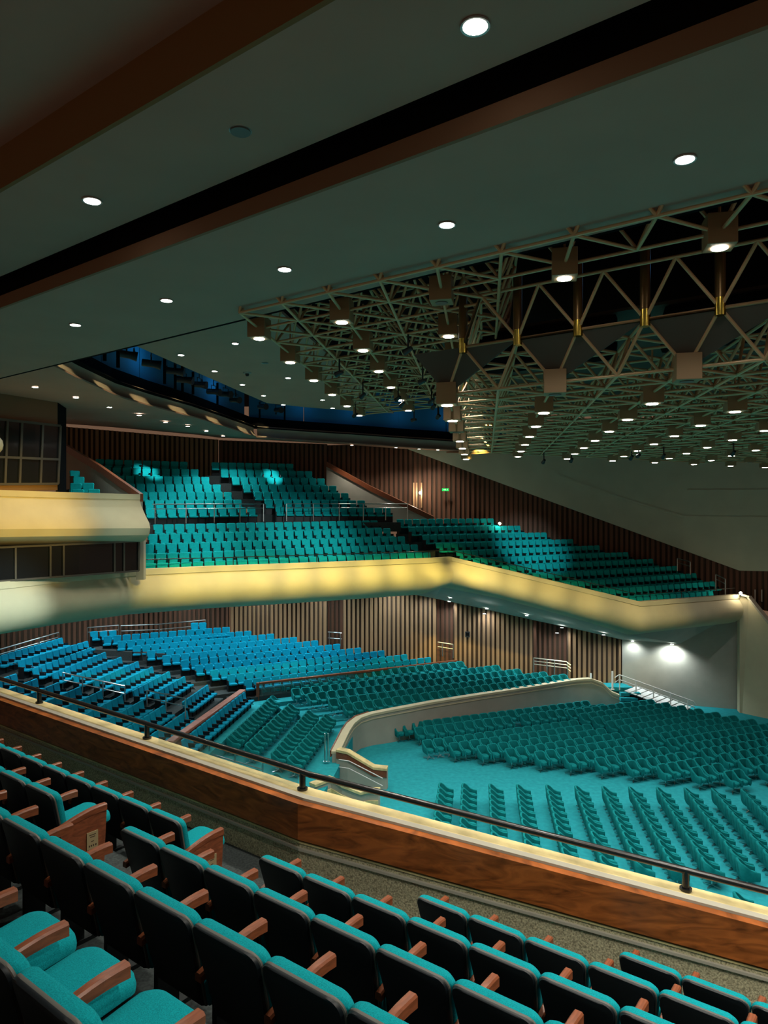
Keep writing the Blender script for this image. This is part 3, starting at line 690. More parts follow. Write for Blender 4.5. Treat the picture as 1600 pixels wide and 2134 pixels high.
# ledge rail: black tube on short posts
rt = thing('guard_rail', Vector((0, 0, 0)), 0, 'black tubular guard rail on short posts along the near parapet ledge', 'rail')
q = par(0.2, 0.245); b = MB()
bend = [q[0], PB + oM * 0.2 - dL * 0.25 + Vector((0, 0, EYE + 0.245)), PB + oM * 0.2 + Vector((0, 0, EYE + 0.24)), PB + oM * 0.2 + dR * 0.25 + Vector((0, 0, EYE + 0.24)), q[2]]
b.tube(bend, 0.036, 14); b.build('rail', 'rail_black', rt, smooth=True)
base = par(0.2, 0.04)
posts = []
for t in [3.05 * k + 0.12 for k in range(0, 5)]: posts.append(base[1] - dL * t)
for t in (4.12, ): posts.append(base[1] + dR * t)
for p in posts:
    b = MB(); b.tube([p, p + Vector((0, 0, 0.20))], 0.037, 12); o = b.build('post', 'rail_black', rt, smooth=True)
    b = MB(); b.tube([p - Vector((0, 0, 0.002)), p + Vector((0, 0, 0.022))], 0.062, 14); b.build('flange', 'rail_black', o, smooth=True)
# glass infill visible below the rail near the bend
g = MB(); g.prism([base[1] - dL * 2.9 + Vector((0, 0, 0.0)), base[1] - dL * 0.2, base[1] - dL * 0.2 + Vector((0, 0, 0.2)), base[1] - dL * 2.9 + Vector((0, 0, 0.2))], (0.01, 0.012, 0))
g.build('glass_panel', 'clear_glass', rt)
# stepped floor of the near balcony
def parN(S):          # N of the right parapet piece at row coordinate S
    u = xs_(S); return u
pbS, pbN = UB.dot(PB), UN.dot(PB); prS, prN = UB.dot(PR), UN.dot(PR)
for k in range(-1, 6):
    n, z = NROW[k]; zf = z - FH; n0 = n - 0.22; n1 = n + 1.03 - 0.22 + (0.35 if k in (-1,) else 0.0)
    b = MB()
    if k == 1: n1 = 5.9
    if k >= 1: sa, sb = -20, 14
    else: sa, sb = pbS + (n - 0.9 - pbN) / (prN - pbN) * (prS - pbS), 14
    if k == -1: n1 = 8.6; sa = pbS + (n - 0.6 - pbN) / (prN - pbN) * (prS - pbS)
    b.prism([BN(sa, n0, zf), BN(sb, n0, zf), BN(sb, n1, zf), BN(sa, n1, zf)], (0, 0, -0.5))
    struct(b.build('floor_step', 'step_carpet'), 'dark carpeted step under the %s row of near seats from the parapet' % ordn(k + 2), 'floor')

# ---- the near theatre seat
TILT = 0.26
def near_seat_parts():
    curve = lambda x: 0.22 * x * x
    out = rounded(0.540, 0.44, 0.60, 0.085, 6)
    # slight wave along the top edge
    out = [(x, w_ + (0.012 * math.cos(x * 18) if w_ > 0.5 else 0)) for x, w_ in out]
    place = lambda x, w_, t: (x, -TILT * w_ + t + curve(x), 0.30 + w_)
    P = {}
    b = MB(); slab(b, out, [(0.03, -0.035), (0.012, -0.030), (0.004, -0.012), (0.004, 0.0)], place); P['back_shell'] = b.mesh('back_shell', 'black_shell', smooth=True)
    b = MB(); slab(b, out, [(0.006, -0.014), (-0.002, -0.008), (-0.002, 0.004), (0.006, 0.010)], place); P['trim'] = b.mesh('trim', 'shell_trim', smooth=True)
    b = MB(); slab(b, out, [(0.004, 0.0), (-0.008, 0.012), (-0.010, 0.035), (-0.004, 0.058), (0.016, 0.074), (0.06, 0.080)], place); P['back_cushion'] = b.mesh('back_cushion', 'teal_fabric', smooth=True)
    so = rounded(0.47, 0.46, 0.47, 0.09, 5)
    b = MB(); slab(b, so, [(0.04, -0.02), (0.0, 0.015), (-0.004, 0.05), (0.012, 0.085), (0.05, 0.105), (0.12, 0.115)], lambda x, w_, t: (x, 0.05 + w_, 0.37 + t + 0.05 * math.sin(w_ * 5.2))); P['seat_cushion'] = b.mesh('seat_cushion', 'teal_fabric', smooth=True)
    fold = lambda x, w_, t: (x, 0.135 - 0.10 * w_ - t * 0.7 + 0.22 * x * x, 0.33 + w_ * 0.75)
    b = MB(); slab(b, rounded(0.46, 0.44, 0.42, 0.09, 5), [(0.04, -0.03), (0.0, 0.0), (0.0, 0.03), (0.02, 0.06), (0.06, 0.07)], fold); P['seat_folded'] = b.mesh('seat_cushion', 'teal_fabric', smooth=True)
    b = MB(); b.box((0, 0.2, 0.34), 0.44, 0.36, 0.05); b.box((0.275, 0.10, 0.26), 0.04, 0.16, 0.52); b.box((0.275, 0.14, 0.015), 0.06, 0.3, 0.03); P['stand'] = b.mesh('stand', 'dark_metal')
    def arch(t): return (-0.10 + 0.50 * t, 0.565 + 0.085 * math.sin(t * math.pi * 0.55))
    secs = []
    for k in range(9):
        t = k / 8; y, z = arch(t); hw = 0.026 + 0.005 * t; hh = 0.05 + 0.02 * t
        secs.append([Vector((-hw, y, z - hh)), Vector((hw, y, z - hh)), Vector((hw, y, z - 0.012)), Vector((hw - 0.010, y, z)), Vector((-hw + 0.010, y, z)), Vector((-hw, y, z - 0.012))])
    b = MB(); b.loft(secs, closed=True); P['armrest'] = b.mesh('armrest', 'arm_wood', smooth=True)
    # end panel: shaped wooden side
    poly = [Vector((0, arch(k / 8)[0], arch(k / 8)[1] - 0.045)) for k in range(9)] + [Vector((0, 0.385, 0.30)), Vector((0, 0.37, 0.0)), Vector((0, -0.04, 0.0)), Vector((0, -0.03, 0.3))]
    b = MB(); b.prism([p - Vector((0.022, 0, 0)) for p in poly], (0.044, 0, 0)); P['end_panel'] = b.mesh('end_panel', 'arm_wood')
    b = MB(); b.box((0.027, 0.24, 0.33), 0.008, 0.12, 0.17); P['plaque'] = b.mesh('plaque', 'paper')
    b = MB()
    for zz, ww in ((0.385, 0.07), (0.365, 0.05), (0.32, 0.03)): b.box((0.0315, 0.24, zz), 0.002, ww, 0.007)
    for yy in (0.205, 0.227, 0.249, 0.275): b.box((0.0315, yy, 0.278), 0.002, 0.012, 0.018)
    P['plaque_marks'] = b.mesh('plaque_marks', 'ink')
    return P
NP = near_seat_parts()
NPITCH = 0.56
def near_seat(s, k, label, left_arm=False, end=False, down=False):
    n, z = NROW[k]; loc = BN(s, n + TILT * 0.6 + 0.02, z - FH)
    t = thing('theatre_seat', loc, math.atan2(UB.y, UB.x), label, 'seat', 'theatre seats on the near balcony')
    bs = obj('back_shell', NP['back_shell'], t); obj('trim', NP['trim'], bs); obj('back_cushion', NP['back_cushion'], t); obj('seat_cushion', NP['seat_cushion' if (down or end) else 'seat_folded'], t); obj('stand', NP['stand'], t)
    for side in ([-1] if left_arm else []) + [1]:
        a = obj('armrest', NP['armrest'], t); a.location = (side * NPITCH / 2, 0, 0)
        if end and side == 1:
            e = obj('end_panel', NP['end_panel'], t); e.location = (NPITCH / 2, 0, 0)
            p = obj('plaque', NP['plaque'], e); p['label'] = 'small tan seat plaque with dark marks'
            obj('plaque_marks', NP['plaque_marks'], e)
    return t
def near_row(k, start_px=None, end_px=None, dirn=1, n=6, name='', back=0):
    if dirn > 0:
        s = rowS(start_px, NROW[k][0]) + NPITCH / 2 - back * NPITCH
        for i in range(n): near_seat(s + i * NPITCH, k, 'teal theatre seat, %s from the left in %s' % (ordn(i + 1), name), left_arm=(i == 0), down=(k == 4))
    else:
        s = rowS(end_px, NROW[k][0]) - NPITCH / 2
        for i in range(n): near_seat(s - i * NPITCH, k, 'teal theatre seat, %s from the wooden end panel in %s' % (ordn(i + 1), name) if i else 'teal theatre seat with wooden end panel closing %s' % name, end=(i == 0))
near_row(-1, 1284, n=4, name='the row nearest the parapet at lower right')
near_row(0, 862, n=8, name='the second row from the parapet')
near_row(1, 532, n=10, name='the third row from the parapet')
near_row(1, end_px=370, dirn=-1, n=10, name='the left front row')
near_row(2, 243, n=11, name='the fourth row from the parapet')
near_row(2, end_px=105, dirn=-1, n=4, name='the left second row')
near_row(3, 163, back=4, n=10, name='the fifth row from the parapet')
near_row(4, 10, back=2, n=6, name='the nearest row at lower left')
# ================================================================ SPACE FRAME
va = Vector((0.175, 1.25, 0)); vb = Vector((0.94, -0.675, 0)); vc = va + vb; tdn = (va - vb) / 3
um = MB(); um.tube([(0, 0, 0), (0, 0, 1)], 1.0, 8, caps=False); UNIT_TUBE = um.mesh('tube', 'tube_paint', smooth=True)
def frame(name, label, segs, limit=300, r=0.03, clip=None):
    """segs: list of (p, q, radius factor); nearest ones become tubes of their own"""
    segs = [s for s in segs if (s[0].y + s[1].y) / 2 > 6]
    def onscreen(s):
        m = (s[0] + s[1]) / 2; x = CX + m.x / m.y * F; y = CY - (m.z - EYE) / m.y * F
        return -60 < x < 1680 and -40 < y < 1100
    segs = [s for s in segs if onscreen(s)]
    segs.sort(key=lambda s: (s[0] + s[1]).y / (s[0] - s[1]).length)
    root = thing(name, Vector((0, 0, 0)), 0, label, 'space frame')
    for p, q in [s[:2] for s in segs[:limit]]:
        o = obj('tube', UNIT_TUBE, root); d = q - p
        o.location = p; o.rotation_euler = d.to_track_quat('Z', 'Y').to_euler(); o.scale = (r, r, d.length)
    b = MB()
    for p, q in [s[:2] for s in segs[limit:]]: b.tube([p, q], r, 5, caps=False)
    if b.v: tag(b.build('tubes', 'tube_paint', root, smooth=True, fix=False), kind='stuff')
    print('FRAME', name, len(segs))
    return root
# upper frame at the left: chord planes 4.0 and 4.85 above the eye
Q0 = Vector((-2.72, 15.7, EYE + 4.0)); P0 = Vector((1.29, 14.7, EYE + 2.4))
def qn(i, j, l=0): return Q0 + vb * i + va * j - tdn * l + Vector((0, 0, 0.85 * l))
def pn(i, j, l=0): return P0 + vb * i + va * j - tdn * l + Vector((0, 0, 0.82 * l))
segs = []; JU = 11
def inU(i, j):
    if j < -1 or j > JU: return False
    p = qn(i, j)
    # left edge at i=0; right edge where the low frame begins
    return 0 <= i <= 5 or (j <= 0 and 0 <= i <= 13)
for i in range(-1, 15):
    for j in range(-2, JU + 2):
        if not inU(i, j): continue
        for l in (0, 1):
            for di, dj in ((1, 0), (0, 1), (1, 1)):
                if inU(i + di, j + dj): segs.append((qn(i, j, l), qn(i + di, j + dj, l)))
        # webs from the upper node (i,j,1) down to (i,j,0),( i,j-1 ) and (i+1,j)
        for di, dj in ((0, 0), (0, -1), (1, 0)):
            if inU(i + di, j + dj): segs.append((qn(i, j, 1), qn(i + di, j + dj, 0)))
fu = frame('space_frame', 'dark upper space frame of thin tubes along the left ceiling edge', segs, 300, 0.03)
# low frame in the middle of the hall: planes 2.4 and 3.22, front face up to 4.04
segs = []
def inL(i, j):
    if i < 0 or j < 0: return False
    p = pn(i, j)
    far = (p - Vector((3.2, 29.5, 0))); d = Vector((far.x, far.y, 0)).dot(Vector((-0.3827, 0.9239, 0)))
    if d > 0.2: return False
    return i <= 22
for i in range(0, 24):
    for j in range(0, 34):
        if not inL(i, j): continue
        for l in (0, 1):
            for di, dj in ((1, 0), (0, 1), (1, 1)):
                if inL(i + di, j + dj): segs.append((pn(i, j, l), pn(i + di, j + dj, l)))
        for di, dj in ((0, 0), (0, -1), (1, 0)):
            if inL(i + di, j + dj): segs.append((pn(i, j, 1), pn(i + di, j + dj, 0)))
        if j <= 0:
            segs.append((pn(i, j, 2), pn(i + 1, j, 2))); segs.append((pn(i, j, 2), pn(i, j, 1))); segs.append((pn(i, j, 2), pn(i + 1, j, 1)))
            segs.append((pn(i, j, 1), pn(i + 1, j, 1)))
        if i == 0:
            segs.append((pn(i, j, 2), pn(i, j + 1, 2))); segs.append((pn(i, j, 2), pn(i, j, 1))); segs.append((pn(i, j, 2), pn(i, j + 1, 1)))
fl_ = frame('space_frame', 'large low space frame of olive tubes hanging over the arena', segs, 300, 0.03)
# infill panels beside the front lamp boxes
for i in range(0, 16, 2):
    for sgn in (-1, 1):
        a_ = pn(i, 0, 1); b_ = pn(i + sgn, 0, 1) if sgn > 0 else pn(i - 1, 0, 1); c_ = pn(i, 0, 0)
        m = MB(); m.prism([a_, b_, c_], Vector((0.02, 0.05, 0))); m.build('infill_panel', 'panel_grey', fl_)
# reflector ceiling above the low frame
pts = [pn(-1, 3, 2), pn(24, 3, 2), pn(24, 20, 2), pn(12, 22, 2), pn(0, 13, 2)]
struct(poly_slab('ceiling', [Vector((p.x, p.y, EYE + 4.25)) for p in pts], 0.06, 'panel_grey'), 'dim grey-green reflector ceiling above the low space frame', 'ceiling')
# dark lighting bridges seen through the front opening
for kk, (ia, ib, dj, zb, zt) in enumerate(((0.4, 3.4, 2.0, 3.35, 4.15), (4.2, 7.6, 2.0, 3.35, 4.15), (8.4, 12.5, 2.0, 3.35, 4.15))):
    p = P0 + vb * ia + va * dj; q = P0 + vb * ib + va * dj; b = MB()
    b.prism([Vector((p.x, p.y, EYE + zb)), Vector((q.x, q.y, EYE + zb)), Vector((q.x, q.y, EYE + zt)), Vector((p.x, p.y, EYE + zt))], Vector((0.3, 1.0, 0)))
    o = b.build('lighting_bridge', 'matt_black', bevel=0.12); tag(o, 'black lighting bridge box behind the frame front, %s from the left' % ordn(kk + 1), 'lighting bridge', 'lighting bridges')
# brass cylinders on the front nodes of the low frame
for i in range(0, 13):
    p = pn(i, 0, 1)
    t = thing('brass_cylinder', Vector((p.x, p.y, p.z - 0.06)), 0, 'vertical bronze cylinder on the space frame front, %s from the left' % ordn(i + 1), 'cylinder', 'bronze cylinders on the frame front')
    b = MB(); b.tube([(0, 0, 0.22), (0, 0, 1.25)], 0.085, 14); b.build('body', 'bronze_tube', t, smooth=True)
    b = MB(); b.tube([(0, 0, -0.06), (0, 0, 0.22)], 0.086, 14); b.build('brass_end', 'brass', t, smooth=True)
for j in range(0, 11):
    p = pn(0, j, 1) + va * 0.5
    o = MB().box((0, 0, 0), 0.1, 0.1, 0.3).build('brass_block', 'brass', None, bevel=0.01); o.location = p + Vector((-0.15, 0, -0.05))
    tag(o, 'small brass block on the side edge of the low frame, %s from the front' % ordn(j + 1), 'bracket', 'brass blocks on the frame side')

# ================================================================ LAMPS
BOX = 0.40
lb = MB(); lb.box((0, 0, 0), BOX, BOX, 0.44); ME_BOX = lb.mesh('box', 'lamp_box', bevel=0.012)
def disc(r, z, m, nm, th=0.012, n=16):
    d = MB(); d.tube([(0, 0, z), (0, 0, z - th)], r, n); return d.mesh(nm, m, smooth=True)
ME_LON = disc(0.115, -0.222, 'lens', 'lens'); ME_LOFF = disc(0.115, -0.222, 'lens_off', 'lens')
rd = MB(); rd.tube([(0, 0, 0.2), (0, 0, 0.87)], 0.022, 6); ME_ROD = rd.mesh('rod', 'tube_paint')
cnt = [0]
def lamp_box(p, on, label, power):
    t = thing('lamp_box', p, math.radians(-12), label, 'lamp', 'box lamps hung in the space frame')
    obj('box', ME_BOX, t); obj('lens', ME_LON if on else ME_LOFF, t); obj('rod', ME_ROD, t)
    if on: spot(p + Vector((0, 0, -0.25)), p + Vector((0, 0, -5)), power, 112, (0.96, 0.98, 0.94), 0.11, 0.75)
off = {(0, 4), (6, 0), (2, 0), (4, 0), (10, 2)}
names = {}
for j in range(0, 34, 2):
    for i in range(0, 20, 2):
        if not inL(i, j): continue
        p = pn(i, j); x = CX + p.x / p.y * F
        if x > 1720: continue
        lamp_box(p, (i, j) not in off and not (i >= 12 and (i + j) % 4 == 0), 'olive box lamp under the low frame, %s from the front, %s column from the left' % (ordn(j // 2 + 1), ordn(i // 2 + 1)), P_BOX * (1.0 if i < 6 else 0.72))
for j in range(0, JU + 1, 2):
    for i in (0, 2, 4):
        lamp_box(qn(i, j), (i, j) != (4, 0), 'brown box lamp in the upper frame, %s from the front, %s column from the left' % (ordn(j // 2 + 1), ordn(i // 2 + 1)), P_BOX * 0.45)
for i in (6, 8, 10):
    lamp_box(qn(i, 0), True, 'large brown box lamp at the front edge of the upper frame, %s from the right' % ordn((12 - i) // 2), P_BOX * 0.45)
# recessed downlights
ME_RING = {}
def ringmesh(r):
    b = MB(); secs = []
    for k in range(18):
        a = 2 * math.pi * k / 18; c, s_ = math.cos(a), math.sin(a)
        secs.append([Vector((c * r, s_ * r, 0.0)), Vector((c * r * 1.22, s_ * r * 1.22, -0.004)), Vector((c * r * 1.25, s_ * r * 1.25, 0.012)), Vector((c * r, s_ * r, 0.03))])
    secs.append(secs[0]); b.loft(secs, closed=True, caps=False); return b.mesh('ring', 'ring_metal', smooth=True)
def downlight(p, r, label, group, power, angle=125, lens='lens', col=(1, 0.93, 0.8), on=True, slope=None):
    t = thing('downlight', p + Vector((0, 0, -0.02)), 0, label, 'light', group)
    key = round(r, 3)
    if key not in ME_RING: ME_RING[key] = ringmesh(r)
    obj('ring', ME_RING[key], t)
    obj('lens', disc(r, 0.018, lens if on else 'lens_off', 'lens', 0.02), t)
    if on and power: spot(p + Vector((0, 0, -0.06)), p + Vector((0, 0, -5)), power, angle, col, r, 0.8)
for k, (x, y) in enumerate(((157, 676), (347, 625), (593, 560), (931, 467), (1427, 330))):
    downlight(pz(x, y, Z1), 0.105, 'bright downlight in the lowest ceiling strip, %s from the left' % ordn(k + 1), 'downlights of the lowest ceiling strip', P_STRIP * (0.5, 0.5, 0.6, 0.9, 1.1)[k])
p0_ = pz(157, 676, Z1); dd = (pz(1427, 330, Z1) - p0_) / 4
for k in (5, 6, 7): downlight(p0_ + dd * k, 0.105, 'added downlight of the lowest ceiling strip beyond the right edge, %s one' % ordn(k - 4), 'downlights of the lowest ceiling strip', P_STRIP)  # unseen downlights added to carry the row on past the right edge
for k, (x, y) in enumerate(((192, 417), (990, 52))):
    downlight(pz(x, y, Z2), 0.115, 'downlight in the strip beside the black slot, %s from the left' % ordn(k + 1), 'downlights of the middle ceiling strip', P_STRIP * 0.8)
for kk_, (s_, n_, zz_, pw_) in enumerate(((3.2, n2b - 0.9, Z2, P_STRIP * 0.8), (6.6, n2b - 0.9, Z2, P_STRIP * 0.8), (1.0, n2a - 2.2, Z3, P_STRIP * 0.9), (4.5, n2a - 2.2, Z3, P_STRIP * 2.2), (8.0, n2a - 2.2, Z3, P_STRIP * 2.2))):
    downlight(BN(s_, n_, zz_), 0.115, 'downlight above the near seats to the right of the view, %s one' % ordn(kk_ + 1), 'downlights out of view above the near seats', pw_)
p = pz(501, 273, Z2); t = thing('ceiling_grille', p, 0, 'round dark grille in the ceiling strip between the two downlights', 'grille')
b = MB(); b.tube([(0, 0, 0.0), (0, 0, -0.02)], 0.12, 18); b.build('plate', 'lens_off', t, smooth=True); obj('ring', ringmesh(0.11), t)
def on_plane(px, py, a, b_, c):        # pixel ray onto the plane through three points
    n = (b_ - a).cross(c - a); d = at(px, py, 1.0) - Vector((0, 0, EYE)); o = Vector((0, 0, EYE)); return o + d * ((a - o).dot(n) / d.dot(n))
for k, (x, y) in enumerate(((73, 806), (158, 828), (228, 848), (290, 865), (345, 880), (391, 888), (430, 898), (465, 908))):
    i = min(6, k + 0); best = None
    tri = [(E[j], E[j + 1], left[j]) for j in range(7)]
    cand = [on_plane(x, y, *tr) for tr in tri]; j = min(range(7), key=lambda j: abs(cand[j].y - (E[j].y + E[j + 1].y) / 2))
    downlight(cand[j], 0.10, 'small downlight in the left soffit, %s from the left' % ordn(k + 1), 'downlights of the left soffit', P_SOFFIT * (0.35 if k < 3 else 1.0), col=(0.88, 1.0, 0.98))
downlight(at(142, 855, 33.0), 0.09, 'single downlight low beside the control booth bulkhead', 'downlights of the left soffit', 0)
cl = [(490, 715), (377, 739), (447, 773), (505, 801), (549, 824), (590, 843), (600, 787), (672, 833), (693, 850), (552, 756)]
for k, (x, y) in enumerate(cl):
    downlight(pz(x, y, ZC), 0.095, 'small downlight in the panel beside the space frame, %s by height' % ordn(sorted(range(10), key=lambda q: cl[q][1]).index(k) + 1), 'downlights of the panel beside the frame', P_CEIL, on=(k != 9))
p = pz(515, 776, ZC); t = thing('smoke_detector', p, 0, 'small dark smoke detector on the ceiling panel between downlights', 'detector')
b = MB(); b.tube([(0, 0, 0), (0, 0, -0.05)], [0.16, 0.14], 12); b.build('plate', 'ring_metal', t); b = MB(); b.tube([(0, 0, -0.05), (0, 0, -0.14)], [0.08, 0.05], 10); b.build('sensor', 'dark_metal', t)
for k, (x, y, Y) in enumerate(((733, 926.5, 46.5), (825, 931.5, 47.0), (873, 934, 47.2), (912, 936, 47.4))):
    downlight(at(x, y + 1, Y), 0.09, 'tiny downlight above the far wall, %s from the left' % ordn(k + 1), 'downlights of the far soffit', P_CEIL)
# under the far balcony
def on_soffit(x, y):
    best = None
    for i in range(8, len(fsec) - 1):
        a_, b_, c_ = fsec[i][-1], fsec[i + 1][-1], LW[i]; p = on_plane(x, y, a_, b_, c_)
        xa = CX + a_.x / a_.y * F; xb = CX + LW[i + 1].x / LW[i + 1].y * F
        if xa - 60 <= x <= xb + 40 and 34 < p.y < 49:
            if best is None or abs(p.y - 44) < abs(best.y - 44): best = p
    return best or at(x, y, 44)
for k, (x, y) in enumerate(((936, 1253), (938, 1245), (1009, 1278), (1014, 1268), (1088, 1293), (1097, 1282), (1160, 1318), (1170, 1307), (1257, 1322))):
    downlight(on_soffit(x, y) + Vector((0, -0.05, -0.03)), 0.10, 'cool downlight under the right part of the far balcony, %s from the left' % ordn(k + 1), 'downlights under the far balcony', P_UNDER * 0.5, lens='cool_lens', col=(0.85, 0.96, 1.0), angle=150)
# further soffit downlights above the blue stalls, hidden from here by the balcony front
kk = 0
for i in range(2, 9):
    for u in (0.30, 0.62, 0.86):
        p = lerp(lerp(fsec[i][-1], LW[i], u), lerp(fsec[i + 1][-1], LW[i + 1], u), 0.5); kk += 1
        downlight(p + Vector((0, 0, -0.03)), 0.10, 'cool downlight over the blue stalls under the balcony, %s from the left' % ordn(kk), 'downlights over the stalls', P_UNDER, lens='cool_lens', col=(0.80, 0.95, 1.0), angle=150)
# bright lamp grazing the pale wall
p = at(1400, 1343, 44.75); downlight(p, 0.11, 'bright downlight close to the pale wall under the balcony', 'downlights under the far balcony', 0, lens='cool_lens')
spot(p + Vector((0, -0.25, -0.1)), p + Vector((0.0, 0.3, -2)), 330, 150, (0.85, 0.97, 1.0), 0.1, 0.8)
p2 = at(1318, 1337, 45.6); downlight(p2, 0.09, 'added dim downlight at the corner of the slatted and pale walls', 'downlights under the far balcony', 0, lens='cool_lens'); spot(p2 + Vector((0, -0.3, -0.1)), p2 + Vector((0, 0.3, -2)), 90, 150, (0.85, 0.97, 1.0), 0.1, 0.8)  # downlight and spot added to light this corner
# naked bulbs and exit sign on the far wall
for x, y, Y, lab, pw in ((1041, 1091, 46.0, 'bright bare bulb above the dark end of the far right rows', 8), (875, 1027, 48.6, 'bright wall sconce beside the narrow doorway in the dark wall', 60), (1543, 1236, 42.7, 'glowing lamp on the right corner of the balcony front', 30)):
    p = at(x, y, Y); t = thing('wall_lamp', p, 0, lab, 'lamp'); secs = []
    for k in range(7):
        a = math.pi * k / 6; secs.append([Vector((0.085 * math.sin(a) * math.cos(q_) + 0, 0.085 * math.sin(a) * math.sin(q_), 0.085 * math.cos(a))) for q_ in [2 * math.pi * n / 10 for n in range(10)]])
    MB().loft(secs, closed=True).build('globe', 'bulb', t, smooth=True); b = MB(); b.tube([(0, 0, -0.08), (0, 0, -0.2)], 0.03, 8); b.build('stem', 'dark_metal', t)
    point(p + Vector((0, -0.2, 0)), pw, (1, 0.85, 0.6), 0.09)
t = thing('exit_sign', at(928, 1020.5, 48.6), math.radians(-4), 'small glowing green exit sign on the dark slatted wall', 'sign')
MB().box((0, 0, 0), 0.46, 0.06, 0.18).build('panel', 'exit_green', t)
b = MB(); b.bar((-0.15, -0.035, 0), (0.02, -0.035, 0), 0.006, 0.03); b.bar((0.02, -0.035, 0), (-0.05, -0.035, 0.05), 0.006, 0.025); b.bar((0.02, -0.035, 0), (-0.05, -0.035, -0.05), 0.006, 0.025); b.box((0.13, -0.035, 0.04), 0.03, 0.006, 0.03); b.bar((0.13, -0.035, 0.03), (0.1, -0.035, -0.05), 0.006, 0.03)
b.build('symbol', 'exit_white', t)
b = MB()
for x in (862, 868, 878): b.bar(at(x, 1006, 48.7), at(x, 1058, 48.7), 0.09, 0.1, up=(0, 1, 0))
struct(b.build('door_1', 'slat_wood'), 'narrow doorway jambs beside the wall sconce', 'door')
# ---- stage lights hung in the blue slot, blue working lights inside it
def stage_light(p, rz, label):
    t = thing('stage_light', p, rz, label, 'stage light', 'stage lights in the ceiling slot')
    b = MB(); b.tube([(-0.32, 0, 0), (0.1, 0, -0.04), (0.34, 0, -0.08)], [0.13, 0.13, 0.17], 12); b.build('barrel', 'dark_metal', t, smooth=True)
    b = MB(); b.tube([(0, 0.18, 0), (0, 0.18, 0.25), (0, -0.18, 0.25), (0, -0.18, 0)], 0.018, 6); b.tube([(0, 0, 0.25), (0, 0, 0.6)], 0.02, 6); b.build('yoke', 'dark_metal', t)
sl = [at(264, 737, 24.5), at(315, 756, 26.0), at(365, 772, 28.0), at(385, 790, 29.0), at(415, 800, 31.0), at(445, 815, 33.0), at(470, 820, 34.0), at(490, 832, 36), at(547, 846, 39.0), at(580, 853, 40.0)]
for k, p in enumerate(sl): stage_light(p, 0.4 - 0.15 * k, 'black stage light hanging in the blue slot, %s from the left' % ordn(k + 1))
bt = thing('lighting_bar', Vector((0, 0, 0)), 0, 'dark pipe frame carrying the stage lights in the blue slot', 'pipe frame')
b = MB(); b.tube([at(225, 712, 23.0) + Vector((0, 0, 0.3)), at(545, 838, 39.0) + Vector((0, 0, 0.2)), at(640, 846, 41.0) + Vector((0, 0, 0.2))], 0.03, 8); b.build('pipe', 'dark_metal', bt)
for x, Y, y0, y1 in ((218, 22.5, 716, 752), (246, 23.5, 712, 766), (343, 27.5, 745, 800), (365, 28.5, 755, 812), (380, 29.3, 757, 817), (402, 30.5, 775, 822), (453, 33.5, 798, 845), (541, 40.0, 838, 876), (593, 42.0, 846, 880)):
    b = MB(); b.bar(at(x, y0, Y), at(x, y1, Y), 0.09, 0.09, up=(0, 1, 0)); b.build('upright', 'matt_black', bt)
for i in range(1, len(SLOT) - 1):
    p = SLOT[i] + Vector((0.35, -0.3, 1.9)) if i < 8 else SLOT[i] + Vector((0.1, -0.5, 1.9))
    if i % 2 == 0 or i > 7:
        t = thing('work_light', p, 0, 'blue work light high in the ceiling slot, %s along' % ordn(i), 'light', 'blue work lights in the slot')
        MB().box((0, 0, 0), 0.3, 0.1, 0.1).build('housing', 'dark_metal', t)
        point(p + Vector((0.0, 0, -0.2)), 20 if i < 8 else 8, (0.10, 0.50, 1.0), 0.1)
p = P0 + vb * 6 + va * 5 + Vector((0, 0, 3.6)); t = thing('work_light', p + Vector((0, 0, 0.2)), 0, 'added blue work light in the dark void above the frame', 'light'); MB().box((0, 0, 0), 0.3, 0.1, 0.1).build('housing', 'dark_metal', t); point(p, 14, (0.1, 0.45, 1.0), 0.15, 'work_light')  # blue lamp added to tint the void, with a housing round it
# ---- small warm lamps grazing the cove below the slot
for k in range(1, 8):
    for u_ in ((0.5,) if k < 7 else (0.0,)):
        p = lerp(E[k], E[min(k + 1, 7)], u_) + Vector((1.1, -0.15, 1.35)); dst = lerp(E[k], E[min(k + 1, 7)], u_) + Vector((-0.1, 0.3, 0.3))
        t = thing('cove_lamp', p, 0, 'small dark lamp over the plaster cove, %s from the left' % ordn(k), 'lamp', 'lamps over the cove')
        MB().tube([(0, 0, 0), (0, 0, 0.2)], [0.05, 0.03], 8).build('can', 'dark_metal', t); MB().tube([(0, 0, 0.2), (0, 0, 1.2)], 0.012, 5).build('rod', 'dark_metal', t)
        spot(p + Vector((0, 0, -0.02)), dst, 90, 48, (1.0, 0.72, 0.36), 0.04, 0.5)
# ---- added spotlights, not seen, washing the balcony fronts and far seats
def wash(src, dst, power, ang, col, label, soft=1.0):
    t = thing('spotlight', src, 0, label, 'spotlight', 'added wash spotlights'); b = MB(); d = (dst - src).normalized()
    b.tube([-d * 0.22, d * 0.0], [0.05, 0.075], 12); b.build('barrel', 'dark_metal', t, smooth=True); b = MB(); b.tube([-d * 0.12, -d * 0.12 + Vector((0, 0, 0.42))], 0.025, 6); b.build('bracket', 'dark_metal', t)
    spot(src + d * 0.04, dst, power, ang, col, 0.06, soft)
warm = (1.0, 0.79, 0.20); DN = Vector((0, 0, -0.42))
def frontp(px, py): 
    best = min(range(len(path) - 1), key=lambda i: 0 if (CX + path[i].x / path[i].y * F) <= px <= (CX + path[i + 1].x / path[i + 1].y * F) else 9)
    x0 = CX + path[best].x / path[best].y * F; x1 = CX + path[best + 1].x / path[best + 1].y * F
    Y = path[best].y + (path[best + 1].y - path[best].y) * (px - x0) / (x1 - x0); return at(px, py, Y)
